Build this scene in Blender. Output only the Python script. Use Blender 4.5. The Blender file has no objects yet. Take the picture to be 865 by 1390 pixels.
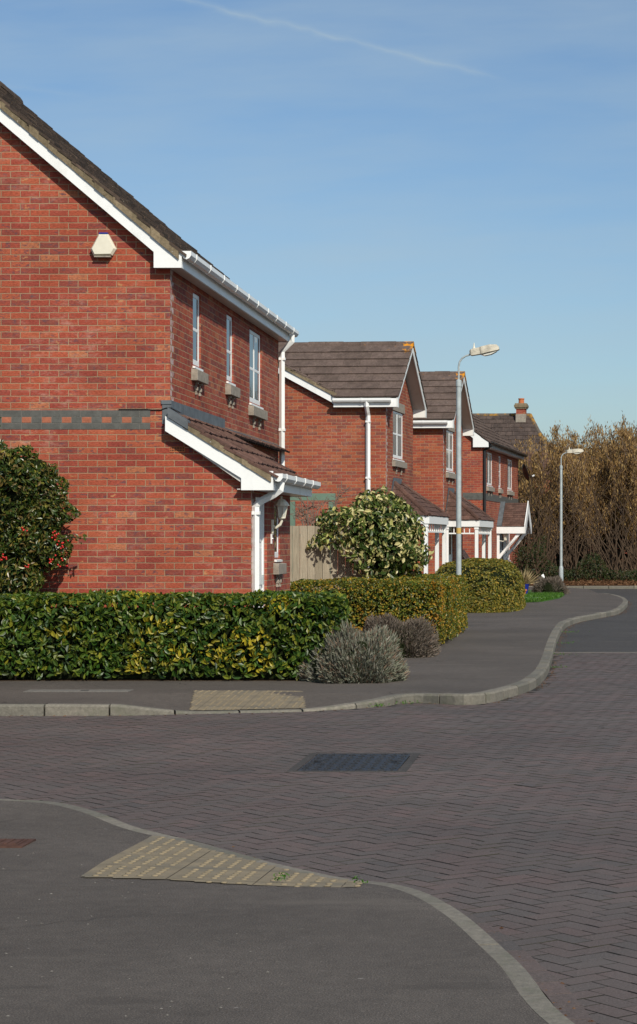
import bpy, bmesh, math, random
import numpy as np
from mathutils import Vector, Matrix
R = math.radians
random.seed(7); rng = np.random.default_rng(7)
SC = bpy.context.scene
COL = SC.collection

# ---------------------------------------------------------------- camera
F, PX, HY, H = 2800.0, 790.0, 738.0, 1.5      # focal length, axis and horizon in photograph pixels (865 x 1390), eye height
cd = bpy.data.cameras.new('camera'); cam = bpy.data.objects.new('camera', cd); COL.objects.link(cam)
cam.location = (0, 0, H); cam.rotation_euler = (R(90), 0, 0)
cd.sensor_fit = 'VERTICAL'; cd.sensor_height = 24.0; cd.lens = 24.0*F/1390.0
cd.shift_x = -(PX-432.5)/1390.0
cd.shift_y = -(695.0-HY)/1390.0*1.0
cd.clip_start = 0.1; cd.clip_end = 3000
SC.camera = cam

# ---------------------------------------------------------------- world and sun
EL, AZ = R(37), R(27)                          # sun height, and turn from straight behind the camera towards the right
w = bpy.data.worlds.new('World'); SC.world = w; w.use_nodes = True
nt = w.node_tree; nt.nodes.clear()
def wn(t, **k):
    n = nt.nodes.new(t)
    for a, b in k.items(): setattr(n, a, b)
    return n
def wm(op, a, b=None, c=None, clamp=False):
    n = wn('ShaderNodeMath', operation=op); n.use_clamp = clamp
    for i, v in enumerate((a, b, c)):
        if v is None: continue
        if isinstance(v, (int, float)): n.inputs[i].default_value = v
        else: nt.links.new(v, n.inputs[i])
    return n.outputs[0]
sky = wn('ShaderNodeTexSky', sky_type='NISHITA')
sky.sun_disc = False; sky.sun_elevation = EL
sky.sun_rotation = math.pi - AZ                # sun stands behind the camera (-Y) and to its right (+X)
sky.air_density = 1.0; sky.dust_density = 1.0; sky.ozone_density = 3.0; sky.altitude = 0
tint = wn('ShaderNodeMix', data_type='RGBA', blend_type='MULTIPLY'); tint.inputs[0].default_value = 1
nt.links.new(sky.outputs[0], tint.inputs[6]); tint.inputs[7].default_value = (.98, 1.07, 1.12, 1)
tc = wn('ShaderNodeTexCoord'); sep = wn('ShaderNodeSeparateXYZ'); nt.links.new(tc.outputs['Generated'], sep.inputs[0])
dy = wm('MAXIMUM', sep.outputs[1], 0.05)
u = wm('DIVIDE', sep.outputs[0], dy); v = wm('DIVIDE', sep.outputs[2], dy)
cmb = wn('ShaderNodeCombineXYZ'); nt.links.new(wm('MULTIPLY', wm('ADD', u, wm('MULTIPLY', v, -1.5)), 5), cmb.inputs[0]); nt.links.new(wm('MULTIPLY', v, 26), cmb.inputs[1])
nz = wn('ShaderNodeTexNoise'); nz.inputs['Scale'].default_value = 1.0; nz.inputs['Detail'].default_value = 5; nz.inputs['Roughness'].default_value = .55
nt.links.new(cmb.outputs[0], nz.inputs['Vector'])
cir = wm('MULTIPLY', wm('SMOOTH_MIN', wm('MAXIMUM', wm('SUBTRACT', nz.outputs[0], 0.38), 0), 1.0, 0.1), 1.15)
nz2 = wn('ShaderNodeTexNoise'); nz2.inputs['Scale'].default_value = 60; nz2.inputs['Detail'].default_value = 4
nt.links.new(tc.outputs['Generated'], nz2.inputs['Vector'])
def trail(px0, y0, slope, halfw, x_end, amp):
    line = wm('ADD', (HY-y0)/F + slope*(px0-PX)/F, wm('MULTIPLY', u, -slope))     # height of the trail above the horizon at heading u
    d = wm('ABSOLUTE', wm('SUBTRACT', wm('ADD', v, wm('MULTIPLY', wm('SUBTRACT', nz2.outputs[0], .5), .006)), line))
    m = wm('SUBTRACT', 1, wm('DIVIDE', d, halfw/F), clamp=True)
    m = wm('MULTIPLY', m, m)
    e = wm('MULTIPLY', wm('SUBTRACT', (x_end-PX)/F, u), 60, clamp=True)
    return wm('MULTIPLY', wm('MULTIPLY', m, e), wm('MULTIPLY', wm('ADD', nz2.outputs[0], .15), amp))
cl = wm('ADD', cir, wm('ADD', trail(240, -4, .25, 9, 690, .40), trail(0, 117, .11, 9, 130, .2)), clamp=True)
mix = wn('ShaderNodeMix', data_type='RGBA'); nt.links.new(cl, mix.inputs[0]); nt.links.new(tint.outputs[2], mix.inputs[6]); mix.inputs[7].default_value = (4.6, 5.8, 6.6, 1)
bg = wn('ShaderNodeBackground'); bg.inputs[1].default_value = 0.098; nt.links.new(mix.outputs[2], bg.inputs[0])
wo = wn('ShaderNodeOutputWorld'); nt.links.new(bg.outputs[0], wo.inputs[0])
sd = bpy.data.lights.new('sun', 'SUN'); sd.energy = 4.7; sd.angle = R(0.53); sd.color = (1.0, 0.93, 0.80)
so = bpy.data.objects.new('sun', sd); COL.objects.link(so)
to_sun = Vector((math.sin(AZ)*math.cos(EL), -math.cos(AZ)*math.cos(EL), math.sin(EL)))
so.rotation_euler = to_sun.to_track_quat('Z', 'Y').to_euler()
SC.view_settings.view_transform = 'Standard'; SC.view_settings.look = 'None'; SC.view_settings.exposure = -0.1; SC.view_settings.gamma = 1
SC.cycles.max_bounces = 6

# ---------------------------------------------------------------- node helpers
class NT:
    def __init__(s, name):
        s.m = bpy.data.materials.new(name); s.m.use_nodes = True; s.t = s.m.node_tree; s.t.nodes.clear()
        s.o = s.n('ShaderNodeOutputMaterial'); s.b = s.n('ShaderNodeBsdfPrincipled'); s.l(s.b.outputs[0], s.o.inputs[0])
        s.tc = s.n('ShaderNodeTexCoord')
    def n(s, t, **k):
        n = s.t.nodes.new(t)
        for a, b in k.items(): setattr(n, a, b)
        return n
    def l(s, a, b): s.t.links.new(a, b)
    def put(s, v, sock):
        if isinstance(v, (int, float)): sock.default_value = v
        elif isinstance(v, (tuple, list)): sock.default_value = (*v[:3], 1) if len(sock.default_value) == 4 else v
        else: s.l(v, sock)
    def math(s, op, a, b=None, c=None, clamp=False):
        n = s.n('ShaderNodeMath', operation=op); n.use_clamp = clamp
        for i, v in enumerate((a, b, c)):
            if v is not None: s.put(v, n.inputs[i])
        return n.outputs[0]
    def noise(s, scale, detail=3, rough=.55, vec=None, stretch=None):
        n = s.n('ShaderNodeTexNoise'); n.inputs['Scale'].default_value = scale; n.inputs['Detail'].default_value = detail; n.inputs['Roughness'].default_value = rough
        src = vec or s.tc.outputs['Object']
        if stretch:
            mp = s.n('ShaderNodeMapping'); mp.inputs['Scale'].default_value = stretch; s.l(src, mp.inputs[0]); src = mp.outputs[0]
        s.l(src, n.inputs['Vector']); return n.outputs[0]
    def mix(s, f, a, b, mode='MIX'):
        n = s.n('ShaderNodeMix', data_type='RGBA', blend_type=mode); s.put(f, n.inputs[0]); s.put(a, n.inputs[6]); s.put(b, n.inputs[7]); return n.outputs[2]
    def ramp(s, f, stops, interp='LINEAR'):
        n = s.n('ShaderNodeValToRGB'); r = n.color_ramp; r.interpolation = interp
        while len(r.elements) < len(stops): r.elements.new(1)
        for e, (p, c) in zip(r.elements, stops):
            e.position = p; e.color = (*c, 1) if len(c) == 3 else c
        s.put(f, n.inputs[0]); return n.outputs[0]
    def rr(s, f, a, b):      # smooth step
        n = s.n('ShaderNodeMapRange', interpolation_type='SMOOTHSTEP'); s.put(f, n.inputs[0]); n.inputs[1].default_value = a; n.inputs[2].default_value = b; return n.outputs[0]
    def island(s): return s.n('ShaderNodeNewGeometry').outputs['Random Per Island']
    def col(s, v): s.put(v, s.b.inputs['Base Color'])
    def rough(s, v): s.put(v, s.b.inputs['Roughness'])
    def bump(s, h, dist=.01, strength=1):
        n = s.n('ShaderNodeBump'); n.inputs['Distance'].default_value = dist; n.inputs['Strength'].default_value = strength
        s.l(h, n.inputs['Height']); s.l(n.outputs[0], s.b.inputs['Normal'])
G = lambda v: (v, v, v)

def brick_mat(name, pal, seed=0.0, mortar=(.30,.195,.12), white=.55, corner=True, course=.075, length=.225):
    s = NT(name); sp = s.n('ShaderNodeSeparateXYZ'); s.l(s.tc.outputs['Object'], sp.inputs[0])
    wob = s.math('MULTIPLY', s.math('SUBTRACT', s.noise(9, 2), .5), .012)
    uu = s.math('ADD', s.math('ADD', sp.outputs[0], sp.outputs[1]), 40.0 + seed)
    uu = s.math('DIVIDE', s.math('ADD', uu, wob), length)
    zz = s.math('DIVIDE', s.math('ADD', s.math('ADD', sp.outputs[2], wob), 1.5), course)
    row = s.math('FLOOR', zz); fz = s.math('FRACT', zz)
    half = s.math('MULTIPLY', s.math('MODULO', row, 2), .5)
    uo = s.math('ADD', uu, half); colm = s.math('FLOOR', uo); fu = s.math('FRACT', uo)
    dz = s.math('MULTIPLY', s.math('MINIMUM', fz, s.math('SUBTRACT', 1, fz)), course)
    du = s.math('MULTIPLY', s.math('MINIMUM', fu, s.math('SUBTRACT', 1, fu)), length)
    d = s.math('ADD', s.math('MINIMUM', dz, du), s.math('MULTIPLY', s.math('SUBTRACT', s.noise(60, 2), .5), .004))
    m = s.rr(d, .0035, .0065)                                # 1 on the brick, 0 in the joint
    cv = s.n('ShaderNodeCombineXYZ'); s.l(colm, cv.inputs[0]); s.l(row, cv.inputs[1]); cv.inputs[2].default_value = seed
    wnn = s.n('ShaderNodeTexWhiteNoise', noise_dimensions='3D'); s.l(cv.outputs[0], wnn.inputs[0])
    sc = s.n('ShaderNodeSeparateColor'); s.l(wnn.outputs['Color'], sc.inputs[0])
    base = s.ramp(wnn.outputs[0], pal, 'CONSTANT')
    fl = s.noise(32, 4, .65, stretch=(1, 1, 2.2))
    big = s.noise(.55, 3)
    base = s.mix(1, base, s.ramp(fl, [(.25, G(.52)), (.5, G(1)), (.75, G(1.42))]), 'MULTIPLY')
    base = s.mix(s.math('MULTIPLY', s.rr(s.noise(11, 2, .5, stretch=(1,1,2)), .60, .74), s.math('GREATER_THAN', sc.outputs[1], .7)), base, (.42,.20,.09))      # buff kiss marks
    base = s.mix(s.math('MULTIPLY', s.rr(s.noise(14, 3, .6, stretch=(1,1,2.5)), .5, .68), s.math('GREATER_THAN', sc.outputs[0], .62)), base, (.13,.055,.06))   # blue-brown flashed marks
    bl = s.math('MULTIPLY', s.rr(s.noise(6, 5, .75, stretch=(1,1,2.4)), .46, .74), s.rr(big, .42, .62))
    base = s.mix(s.math('MULTIPLY', bl, white), base, (.44,.29,.23))
    if corner:
        nr = s.math('MULTIPLY', s.math('GREATER_THAN', sp.outputs[1], .004), s.math('LESS_THAN', s.math('ADD', sp.outputs[1], s.math('MULTIPLY', half, .2)), .2))
        base = s.mix(s.math('MULTIPLY', nr, s.rr(s.noise(9, 3, .6), .36, .56)), base, (.48,.39,.37))
    base = s.mix(m, s.mix(s.noise(30, 2), mortar, tuple(c*1.25 for c in mortar)), base)
    base = s.mix(1, base, s.ramp(s.noise(1.1, 4, .6), [(.3, G(.78)), (.65, G(1.12))]), 'MULTIPLY')
    s.col(base); s.rough(.88); s.b.inputs['Specular IOR Level'].default_value = .25
    s.bump(s.math('ADD', s.math('MULTIPLY', m, 1.0), s.math('MULTIPLY', fl, .45)), .006, .8)
    return s.m
PAL = [(0, (.285,.056,.034)), (.20, (.325,.072,.038)), (.42, (.255,.050,.034)), (.56, (.345,.086,.044)), (.72, (.235,.054,.038)), (.86, (.30,.062,.038)), (.94, (.215,.056,.040)), (.97, (.37,.125,.06))]
M = {}
M['brick_a'] = brick_mat('brick_house_a', PAL, 0.0)
M['brick_b'] = brick_mat('brick_house_b', [(p, (c[0]*.98, c[1]*1.12, c[2]*1.05)) for p, c in PAL], 3.1, white=.35)
M['brick_c'] = brick_mat('brick_house_c', [(p, (c[0]*1.05, c[1]*1.2, c[2]*1.1)) for p, c in PAL], 7.3, white=.3)
M['brick_d'] = brick_mat('brick_house_d', PAL, 11.7, white=.25, corner=False)

def plain(name, c, rough=.5, var=.12, scale=6, spec=.5, bump=0, bscale=40, metal=0):
    s = NT(name)
    lo = tuple(x*(1-var) for x in c); hi = tuple(x*(1+var*.6) for x in c)
    s.col(s.ramp(s.noise(scale, 5, .65), [(.3, lo), (.7, hi)])); s.rough(rough); s.b.inputs['Specular IOR Level'].default_value = spec; s.b.inputs['Metallic'].default_value = metal
    if bump: s.bump(s.noise(bscale, 4, .6), bump)
    return s.m
def upvc(name, c, dirt=.42):
    s = NT(name)
    g = s.rr(s.noise(3, 5, .7, stretch=(1,1,.5)), .5, .8)
    s.col(s.mix(s.math('MULTIPLY', g, dirt), c, tuple(x*y for x, y in zip(c, (.62,.60,.55))))); s.rough(.38); return s.m
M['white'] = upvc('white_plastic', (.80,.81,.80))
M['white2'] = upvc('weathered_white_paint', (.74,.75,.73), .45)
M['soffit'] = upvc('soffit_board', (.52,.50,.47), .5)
M['black'] = plain('black_plastic', (.012,.012,.013), .35)
M['lead'] = plain('lead_sheet', (.10,.113,.125), .55, .35, 5, .5, .003, 12)
M['stone'] = plain('grey_cast_stone', (.30,.265,.22), .9, .3, 14, .2, .003, 60)
M['greybrick'] = plain('blue_grey_brick', (.098,.098,.090), .8, .3, 9, .3, .002)
M['brickplain'] = plain('band_red_brick', (.34,.12,.07), .88, .25, 14, .2, .003, 60)
M['terra'] = plain('terracotta', (.47,.15,.06), .85, .2, 12, .2)
M['cream'] = plain('cream_plastic', (.70,.66,.54), .45, .06, 12)
M['cream_dirty'] = plain('weathered_lamp_casing', (.50,.46,.37), .6, .35, 14)
M['galv'] = plain('painted_steel_pole', (.37,.42,.43), .5, .2, 9)
M['dark'] = plain('dark_void', (.01,.01,.01), .9)
M['timber'] = None

def tile_mat(name, a, b, lichen=(.16,.14,.07), lich=.35, orange=None):
    s = NT(name); isl = s.island()
    c = s.ramp(isl, [(0, a), (.5, tuple((x+y)/2 for x, y in zip(a, b))), (1, b)])
    c = s.mix(1, c, s.ramp(s.noise(20, 5, .7), [(.3, G(.72)), (.7, G(1.22))]), 'MULTIPLY')
    c = s.mix(1, c, s.ramp(s.noise(2.2, 4, .7, stretch=(2.5,2.5,.7)), [(.3, G(.72)), (.7, G(1.2))]), 'MULTIPLY')
    c = s.mix(s.math('MULTIPLY', s.rr(s.noise(17, 4, .7), .58, .7), lich), c, lichen)
    c = s.mix(s.rr(s.noise(33, 3, .6), .69, .73), c, (.36,.34,.30))
    if orange:    # z of the ridge, x range near the gable
        sp = s.n('ShaderNodeSeparateXYZ'); s.l(s.tc.outputs['Object'], sp.inputs[0])
        near = s.math('MULTIPLY', s.rr(sp.outputs[2], orange[0]-.42, orange[0]-.05), s.rr(sp.outputs[0], orange[1], orange[2]))
        msk = s.rr(s.math('ADD', s.noise(7, 4, .65), s.math('MULTIPLY', near, .27)), .70, .76)
        c = s.mix(s.math('MULTIPLY', msk, s.math('MINIMUM', s.math('ADD', near, .35), 1)), c, (.62,.26,.02))
    s.col(c); s.rough(.92); s.b.inputs['Specular IOR Level'].default_value = .2
    s.bump(s.noise(45, 4, .7), .006); return s.m
M['tile_a'] = tile_mat('roof_tile_dark', (.058,.043,.034), (.105,.075,.058), lich=.4)
M['tile_b'] = tile_mat('roof_tile_brown', (.105,.076,.064), (.138,.100,.085), orange=(6.25, -.55, .45))
M['tile_c'] = tile_mat('roof_tile_far', (.06,.045,.04), (.095,.07,.06), orange=(8.6, -3.5, 0))
M['porchtile'] = tile_mat('porch_tile', (.082,.047,.038), (.13,.073,.058), lich=.3)
M['mortar'] = tile_mat('verge_mortar', (.16,.128,.080), (.25,.195,.125), (.06,.055,.03), .7)

s = NT('window_glass'); s.col((.025,.035,.045)); s.rough(.04); s.b.inputs['IOR'].default_value = 1.55; s.b.inputs['Specular IOR Level'].default_value = .8
s.bump(s.noise(2.5, 2), .004); M['glass'] = s.m
s = NT('curtained_glass'); s.col(s.ramp(s.noise(3, 2, .5, stretch=(14,14,1)), [(.35, (.18,.19,.20)), (.65, (.42,.43,.43))])); s.rough(.08); s.b.inputs['Specular IOR Level'].default_value = .7; M['curtain'] = s.m
s = NT('lantern_glass'); s.col((.55,.55,.5)); s.rough(.15); M['lglass'] = s.m

def leaf_mat(name, stops, rough=.4, spec=.5, patch=None, trans=.25):
    s = NT(name); isl = s.island()
    c = s.ramp(isl, stops)
    if patch:      # colour, scale, threshold, share
        pm = s.rr(s.noise(patch[1], 2), patch[2], patch[2]+.1)
        wv = s.math('FRACT', s.math('MULTIPLY', isl, 37.7))
        c = s.mix(s.math('MULTIPLY', s.math('ADD', s.math('MULTIPLY', pm, 1), .06), s.math('LESS_THAN', wv, patch[3])), c, patch[0])
    c = s.mix(1, c, s.ramp(s.noise(2.4, 3), [(.3, G(.75)), (.7, G(1.2))]), 'MULTIPLY')
    s.col(c); s.rough(rough); s.b.inputs['Specular IOR Level'].default_value = spec
    if trans:
        tr = s.n('ShaderNodeBsdfTranslucent'); s.l(c, tr.inputs[0]); mx = s.n('ShaderNodeMixShader'); mx.inputs[0].default_value = trans
        s.l(s.b.outputs[0], mx.inputs[1]); s.l(tr.outputs[0], mx.inputs[2]); s.l(mx.outputs[0], s.o.inputs[0])
    return s.m
M['laurel'] = leaf_mat('laurel_leaf', [(0,(.016,.040,.007)),(.35,(.030,.078,.010)),(.6,(.058,.115,.014)),(.85,(.12,.16,.018)),(1,(.21,.21,.022))], .40, .42, patch=((.38,.31,.025), 1.4, .54, .42))
M['hedge2'] = leaf_mat('small_hedge_leaf', [(0,(.035,.065,.012)),(.35,(.085,.125,.018)),(.6,(.16,.175,.022)),(.82,(.29,.21,.024)),(1,(.46,.27,.03))], .42, .4, patch=((.40,.20,.02), 1.6, .54, .4))
M['hedge3'] = leaf_mat('far_hedge_leaf', [(0,(.07,.085,.014)),(.4,(.15,.15,.022)),(.75,(.25,.20,.028)),(1,(.36,.24,.035))], .5, .35)
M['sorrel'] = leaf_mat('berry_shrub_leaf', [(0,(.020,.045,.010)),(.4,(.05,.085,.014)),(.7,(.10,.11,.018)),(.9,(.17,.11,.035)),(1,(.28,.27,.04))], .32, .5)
M['ivy_green'] = leaf_mat('variegated_green', [(0,(.03,.06,.012)),(.4,(.06,.10,.02)),(.58,(.16,.20,.04)),(.61,(.34,.36,.11)),(.8,(.55,.50,.20)),(1,(.66,.59,.30))], .38, .45)
M['lavender'] = leaf_mat('lavender_grey', [(0,(.12,.13,.085)),(.45,(.20,.205,.155)),(.75,(.27,.26,.215)),(.8,(.17,.12,.085)),(1,(.20,.14,.10))], .8, .2, trans=.1)
M['lavender_b'] = leaf_mat('lavender_brown', [(0,(.085,.072,.05)),(.5,(.15,.125,.10)),(.8,(.20,.165,.14)),(1,(.12,.075,.05))], .8, .2, trans=.1)
M['catkin'] = leaf_mat('catkins', [(0,(.14,.080,.038)),(.4,(.25,.150,.062)),(.75,(.37,.235,.09)),(1,(.54,.38,.16))], .8, .1, trans=.3)
M['under'] = leaf_mat('undergrowth_leaf', [(0,(.012,.024,.006)),(.6,(.03,.045,.010)),(1,(.07,.055,.02))], .5, .3)
M['deadleaf'] = leaf_mat('dead_leaf', [(0,(.07,.035,.018)),(.6,(.14,.07,.035)),(1,(.22,.13,.07))], .8, .1)
M['grass'] = leaf_mat('grass_blade', [(0,(.03,.08,.01)),(.6,(.06,.16,.015)),(1,(.11,.22,.03))], .5, .3)
M['straw'] = leaf_mat('dry_grass', [(0,(.30,.22,.11)),(1,(.50,.40,.22))], .7, .2)
M['bark'] = plain('bark', (.085,.058,.038), .9, .45, 5, .15)
M['darkbark'] = plain('dark_bark', (.045,.033,.024), .9, .4, 6, .15)
M['twig'] = plain('grey_twig', (.20,.15,.12), .9, .3, 6, .15)
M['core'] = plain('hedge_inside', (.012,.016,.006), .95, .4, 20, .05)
s = NT('berries'); s.col((.50,.015,.012)); s.rough(.3); M['berry'] = s.m

def asphalt(name, a, streak=True, grain=1.0):
    s = NT(name)
    c = s.ramp(s.noise(150, 3, .8), [(.3, tuple(x*.45 for x in a)), (.5, a), (.72, tuple(x*(1+1.3*grain) for x in a))])
    c = s.mix(1, c, s.ramp(s.noise(11, 4, .7), [(.3, G(.86)), (.7, G(1.14))]), 'MULTIPLY')
    c = s.mix(1, c, s.ramp(s.noise(.55, 5, .6), [(.3, G(.80)), (.7, G(1.17))]), 'MULTIPLY')
    if streak:
        st = s.rr(s.noise(1.4, 4, .55, stretch=(.25, 1.3, 1)), .60, .74)
        c = s.mix(s.math('MULTIPLY', st, .42), c, (.15,.13,.11))
        c = s.mix(s.math('MULTIPLY', s.rr(s.noise(38, 2, .5), .66, .74), .45), c, (.19,.17,.145))
        c = s.mix(s.math('MULTIPLY', s.rr(s.noise(3.0, 3, .5, stretch=(.5,1.5,1)), .62, .7), .3), c, tuple(x*.55 for x in a))
    c = s.mix(s.math('MULTIPLY', s.rr(s.noise(14, 2, .5), .76, .79), .7), c, (.24,.22,.2))
    vo = s.n('ShaderNodeTexVoronoi', feature='DISTANCE_TO_EDGE'); vo.inputs['Scale'].default_value = .55; wv = s.n('ShaderNodeVectorMath', operation='ADD'); nzz = s.n('ShaderNodeTexNoise'); nzz.inputs['Scale'].default_value = 3.0; nzz.inputs['Detail'].default_value = 5
    s.l(s.tc.outputs['Object'], nzz.inputs['Vector']); sc_ = s.n('ShaderNodeVectorMath', operation='SCALE'); sc_.inputs['Scale'].default_value = .35; s.l(nzz.outputs['Color'], sc_.inputs[0]); s.l(s.tc.outputs['Object'], wv.inputs[0]); s.l(sc_.outputs[0], wv.inputs[1]); s.l(wv.outputs[0], vo.inputs['Vector'])
    ck = s.math('MULTIPLY', s.math('SUBTRACT', 1, s.rr(vo.outputs['Distance'], .002, .006)), s.rr(s.noise(.35, 2), .50, .6))
    c = s.mix(s.math('MULTIPLY', ck, .75), c, tuple(x*.3 for x in a))
    s.col(c); s.rough(.85); s.b.inputs['Specular IOR Level'].default_value = .3
    s.bump(s.noise(170, 3, .7), .004); return s.m
M['pave'] = asphalt('footway_asphalt', (.086,.074,.064))
M['road'] = asphalt('road_asphalt', (.056,.052,.049), True, .6)
s = NT('block_paver'); isl = s.island()
c = s.ramp(isl, [(0,(.080,.067,.061)),(.35,(.094,.071,.064)),(.6,(.082,.070,.064)),(.85,(.106,.077,.069)),(1,(.071,.063,.059))])
c = s.mix(1, c, s.ramp(s.noise(110, 4, .75), [(.25, G(.5)), (.5, G(1)), (.75, G(1.9))]), 'MULTIPLY')
c = s.mix(1, c, s.ramp(s.noise(.5, 5, .6), [(.3, G(.84)), (.7, G(1.14))]), 'MULTIPLY')
c = s.mix(s.math('MULTIPLY', s.rr(s.noise(1.2, 4, .6, stretch=(.35,1,1)), .58, .72), .35), c, (.125,.115,.105))
c = s.mix(s.math('MULTIPLY', s.rr(s.noise(1.6, 3, .6), .45, .65), .55), c, s.mix(1, c, (1.10,.95,.95), 'MULTIPLY'))
c = s.mix(s.math('MULTIPLY', s.rr(s.noise(240, 1, .5), .68, .72), .6), c, (.26,.25,.24))
s.col(c); s.rough(.82); s.bump(s.noise(120, 4, .7), .003); M['paver'] = s.m
s = NT('joint_sand'); s.col(s.mix(s.rr(s.noise(1.5, 3), .5, .62), (.014,.013,.012), (.026,.025,.013))); s.rough(.95); M['sand'] = s.m
s = NT('kerb_concrete'); isl = s.island()
c = s.ramp(isl, [(0,(.130,.122,.100)),(1,(.205,.185,.15))]); c = s.mix(1, c, s.ramp(s.noise(26, 5, .75), [(.25, G(.6)), (.7, G(1.2))]), 'MULTIPLY')
c = s.mix(s.math('MULTIPLY', s.rr(s.noise(5, 4, .7), .5, .66), .55), c, (.115,.115,.08)); s.col(c); s.rough(.9); s.bump(s.noise(60, 4, .7), .006); M['kerb'] = s.m
s = NT('tactile_buff'); isl = s.island()
c = s.ramp(s.noise(5, 5, .7), [(.3,(.15,.125,.085)),(.7,(.255,.205,.13))]); c = s.mix(s.math('MULTIPLY', s.rr(s.noise(2.2, 3, .6), .5, .66), .6), c, (.13,.12,.095)); c = s.mix(s.math('MULTIPLY', s.rr(s.noise(90, 2), .5, .7), .4), c, (.16,.14,.10))
s.col(c); s.rough(.88); s.bump(s.noise(90, 4, .7), .003); M['tactile'] = s.m
s = NT('blister_dome'); s.col(s.ramp(s.noise(7, 4, .7), [(.3,(.17,.14,.09)),(.7,(.28,.22,.135))])); s.rough(.88); M['dome'] = s.m
M['soil'] = plain('soil', (.050,.036,.024), .95, .4, 18, .1, .02, 25)
M['litter'] = plain('leaf_litter', (.105,.062,.036), .95, .5, 9, .1, .04, 12)
M['ground'] = plain('open_ground', (.06,.065,.03), .95, .4, .6, .1)
M['concrete'] = plain('cover_concrete', (.165,.155,.14), .9, .25, 12, .2, .003, 80)
M['iron'] = plain('cast_iron', (.036,.038,.042), .5, .4, 10, .5, .004, 50, .4)
M['rust'] = plain('rusty_iron', (.085,.042,.030), .8, .4, 16, .3, .004, 50)
s = NT('weathered_boards'); isl = s.island()
c = s.ramp(isl, [(0,(.25,.215,.155)),(1,(.37,.32,.24))]); c = s.mix(1, c, s.ramp(s.noise(8, 5, .7, stretch=(7,7,.5)), [(.3, G(.68)), (.7, G(1.2))]), 'MULTIPLY')
s.col(c); s.rough(.9); s.bump(s.noise(8, 4, .6, stretch=(9,9,.4)), .005); M['timber'] = s.m
M['greenpaint'] = plain('pale_green_paint', (.12,.19,.14), .6, .12)
M['bluepot'] = plain('blue_glaze', (.012,.025,.22), .2, .1)
M['carblue'] = plain('dark_blue_car_paint', (.010,.022,.055), .22, .05)
M['tyre'] = plain('tyre_rubber', (.015,.015,.015), .8)
M['yellow'] = plain('yellow_sticker', (.55,.36,.10), .5, .1)
M['leadband'] = M['greybrick']

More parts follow.
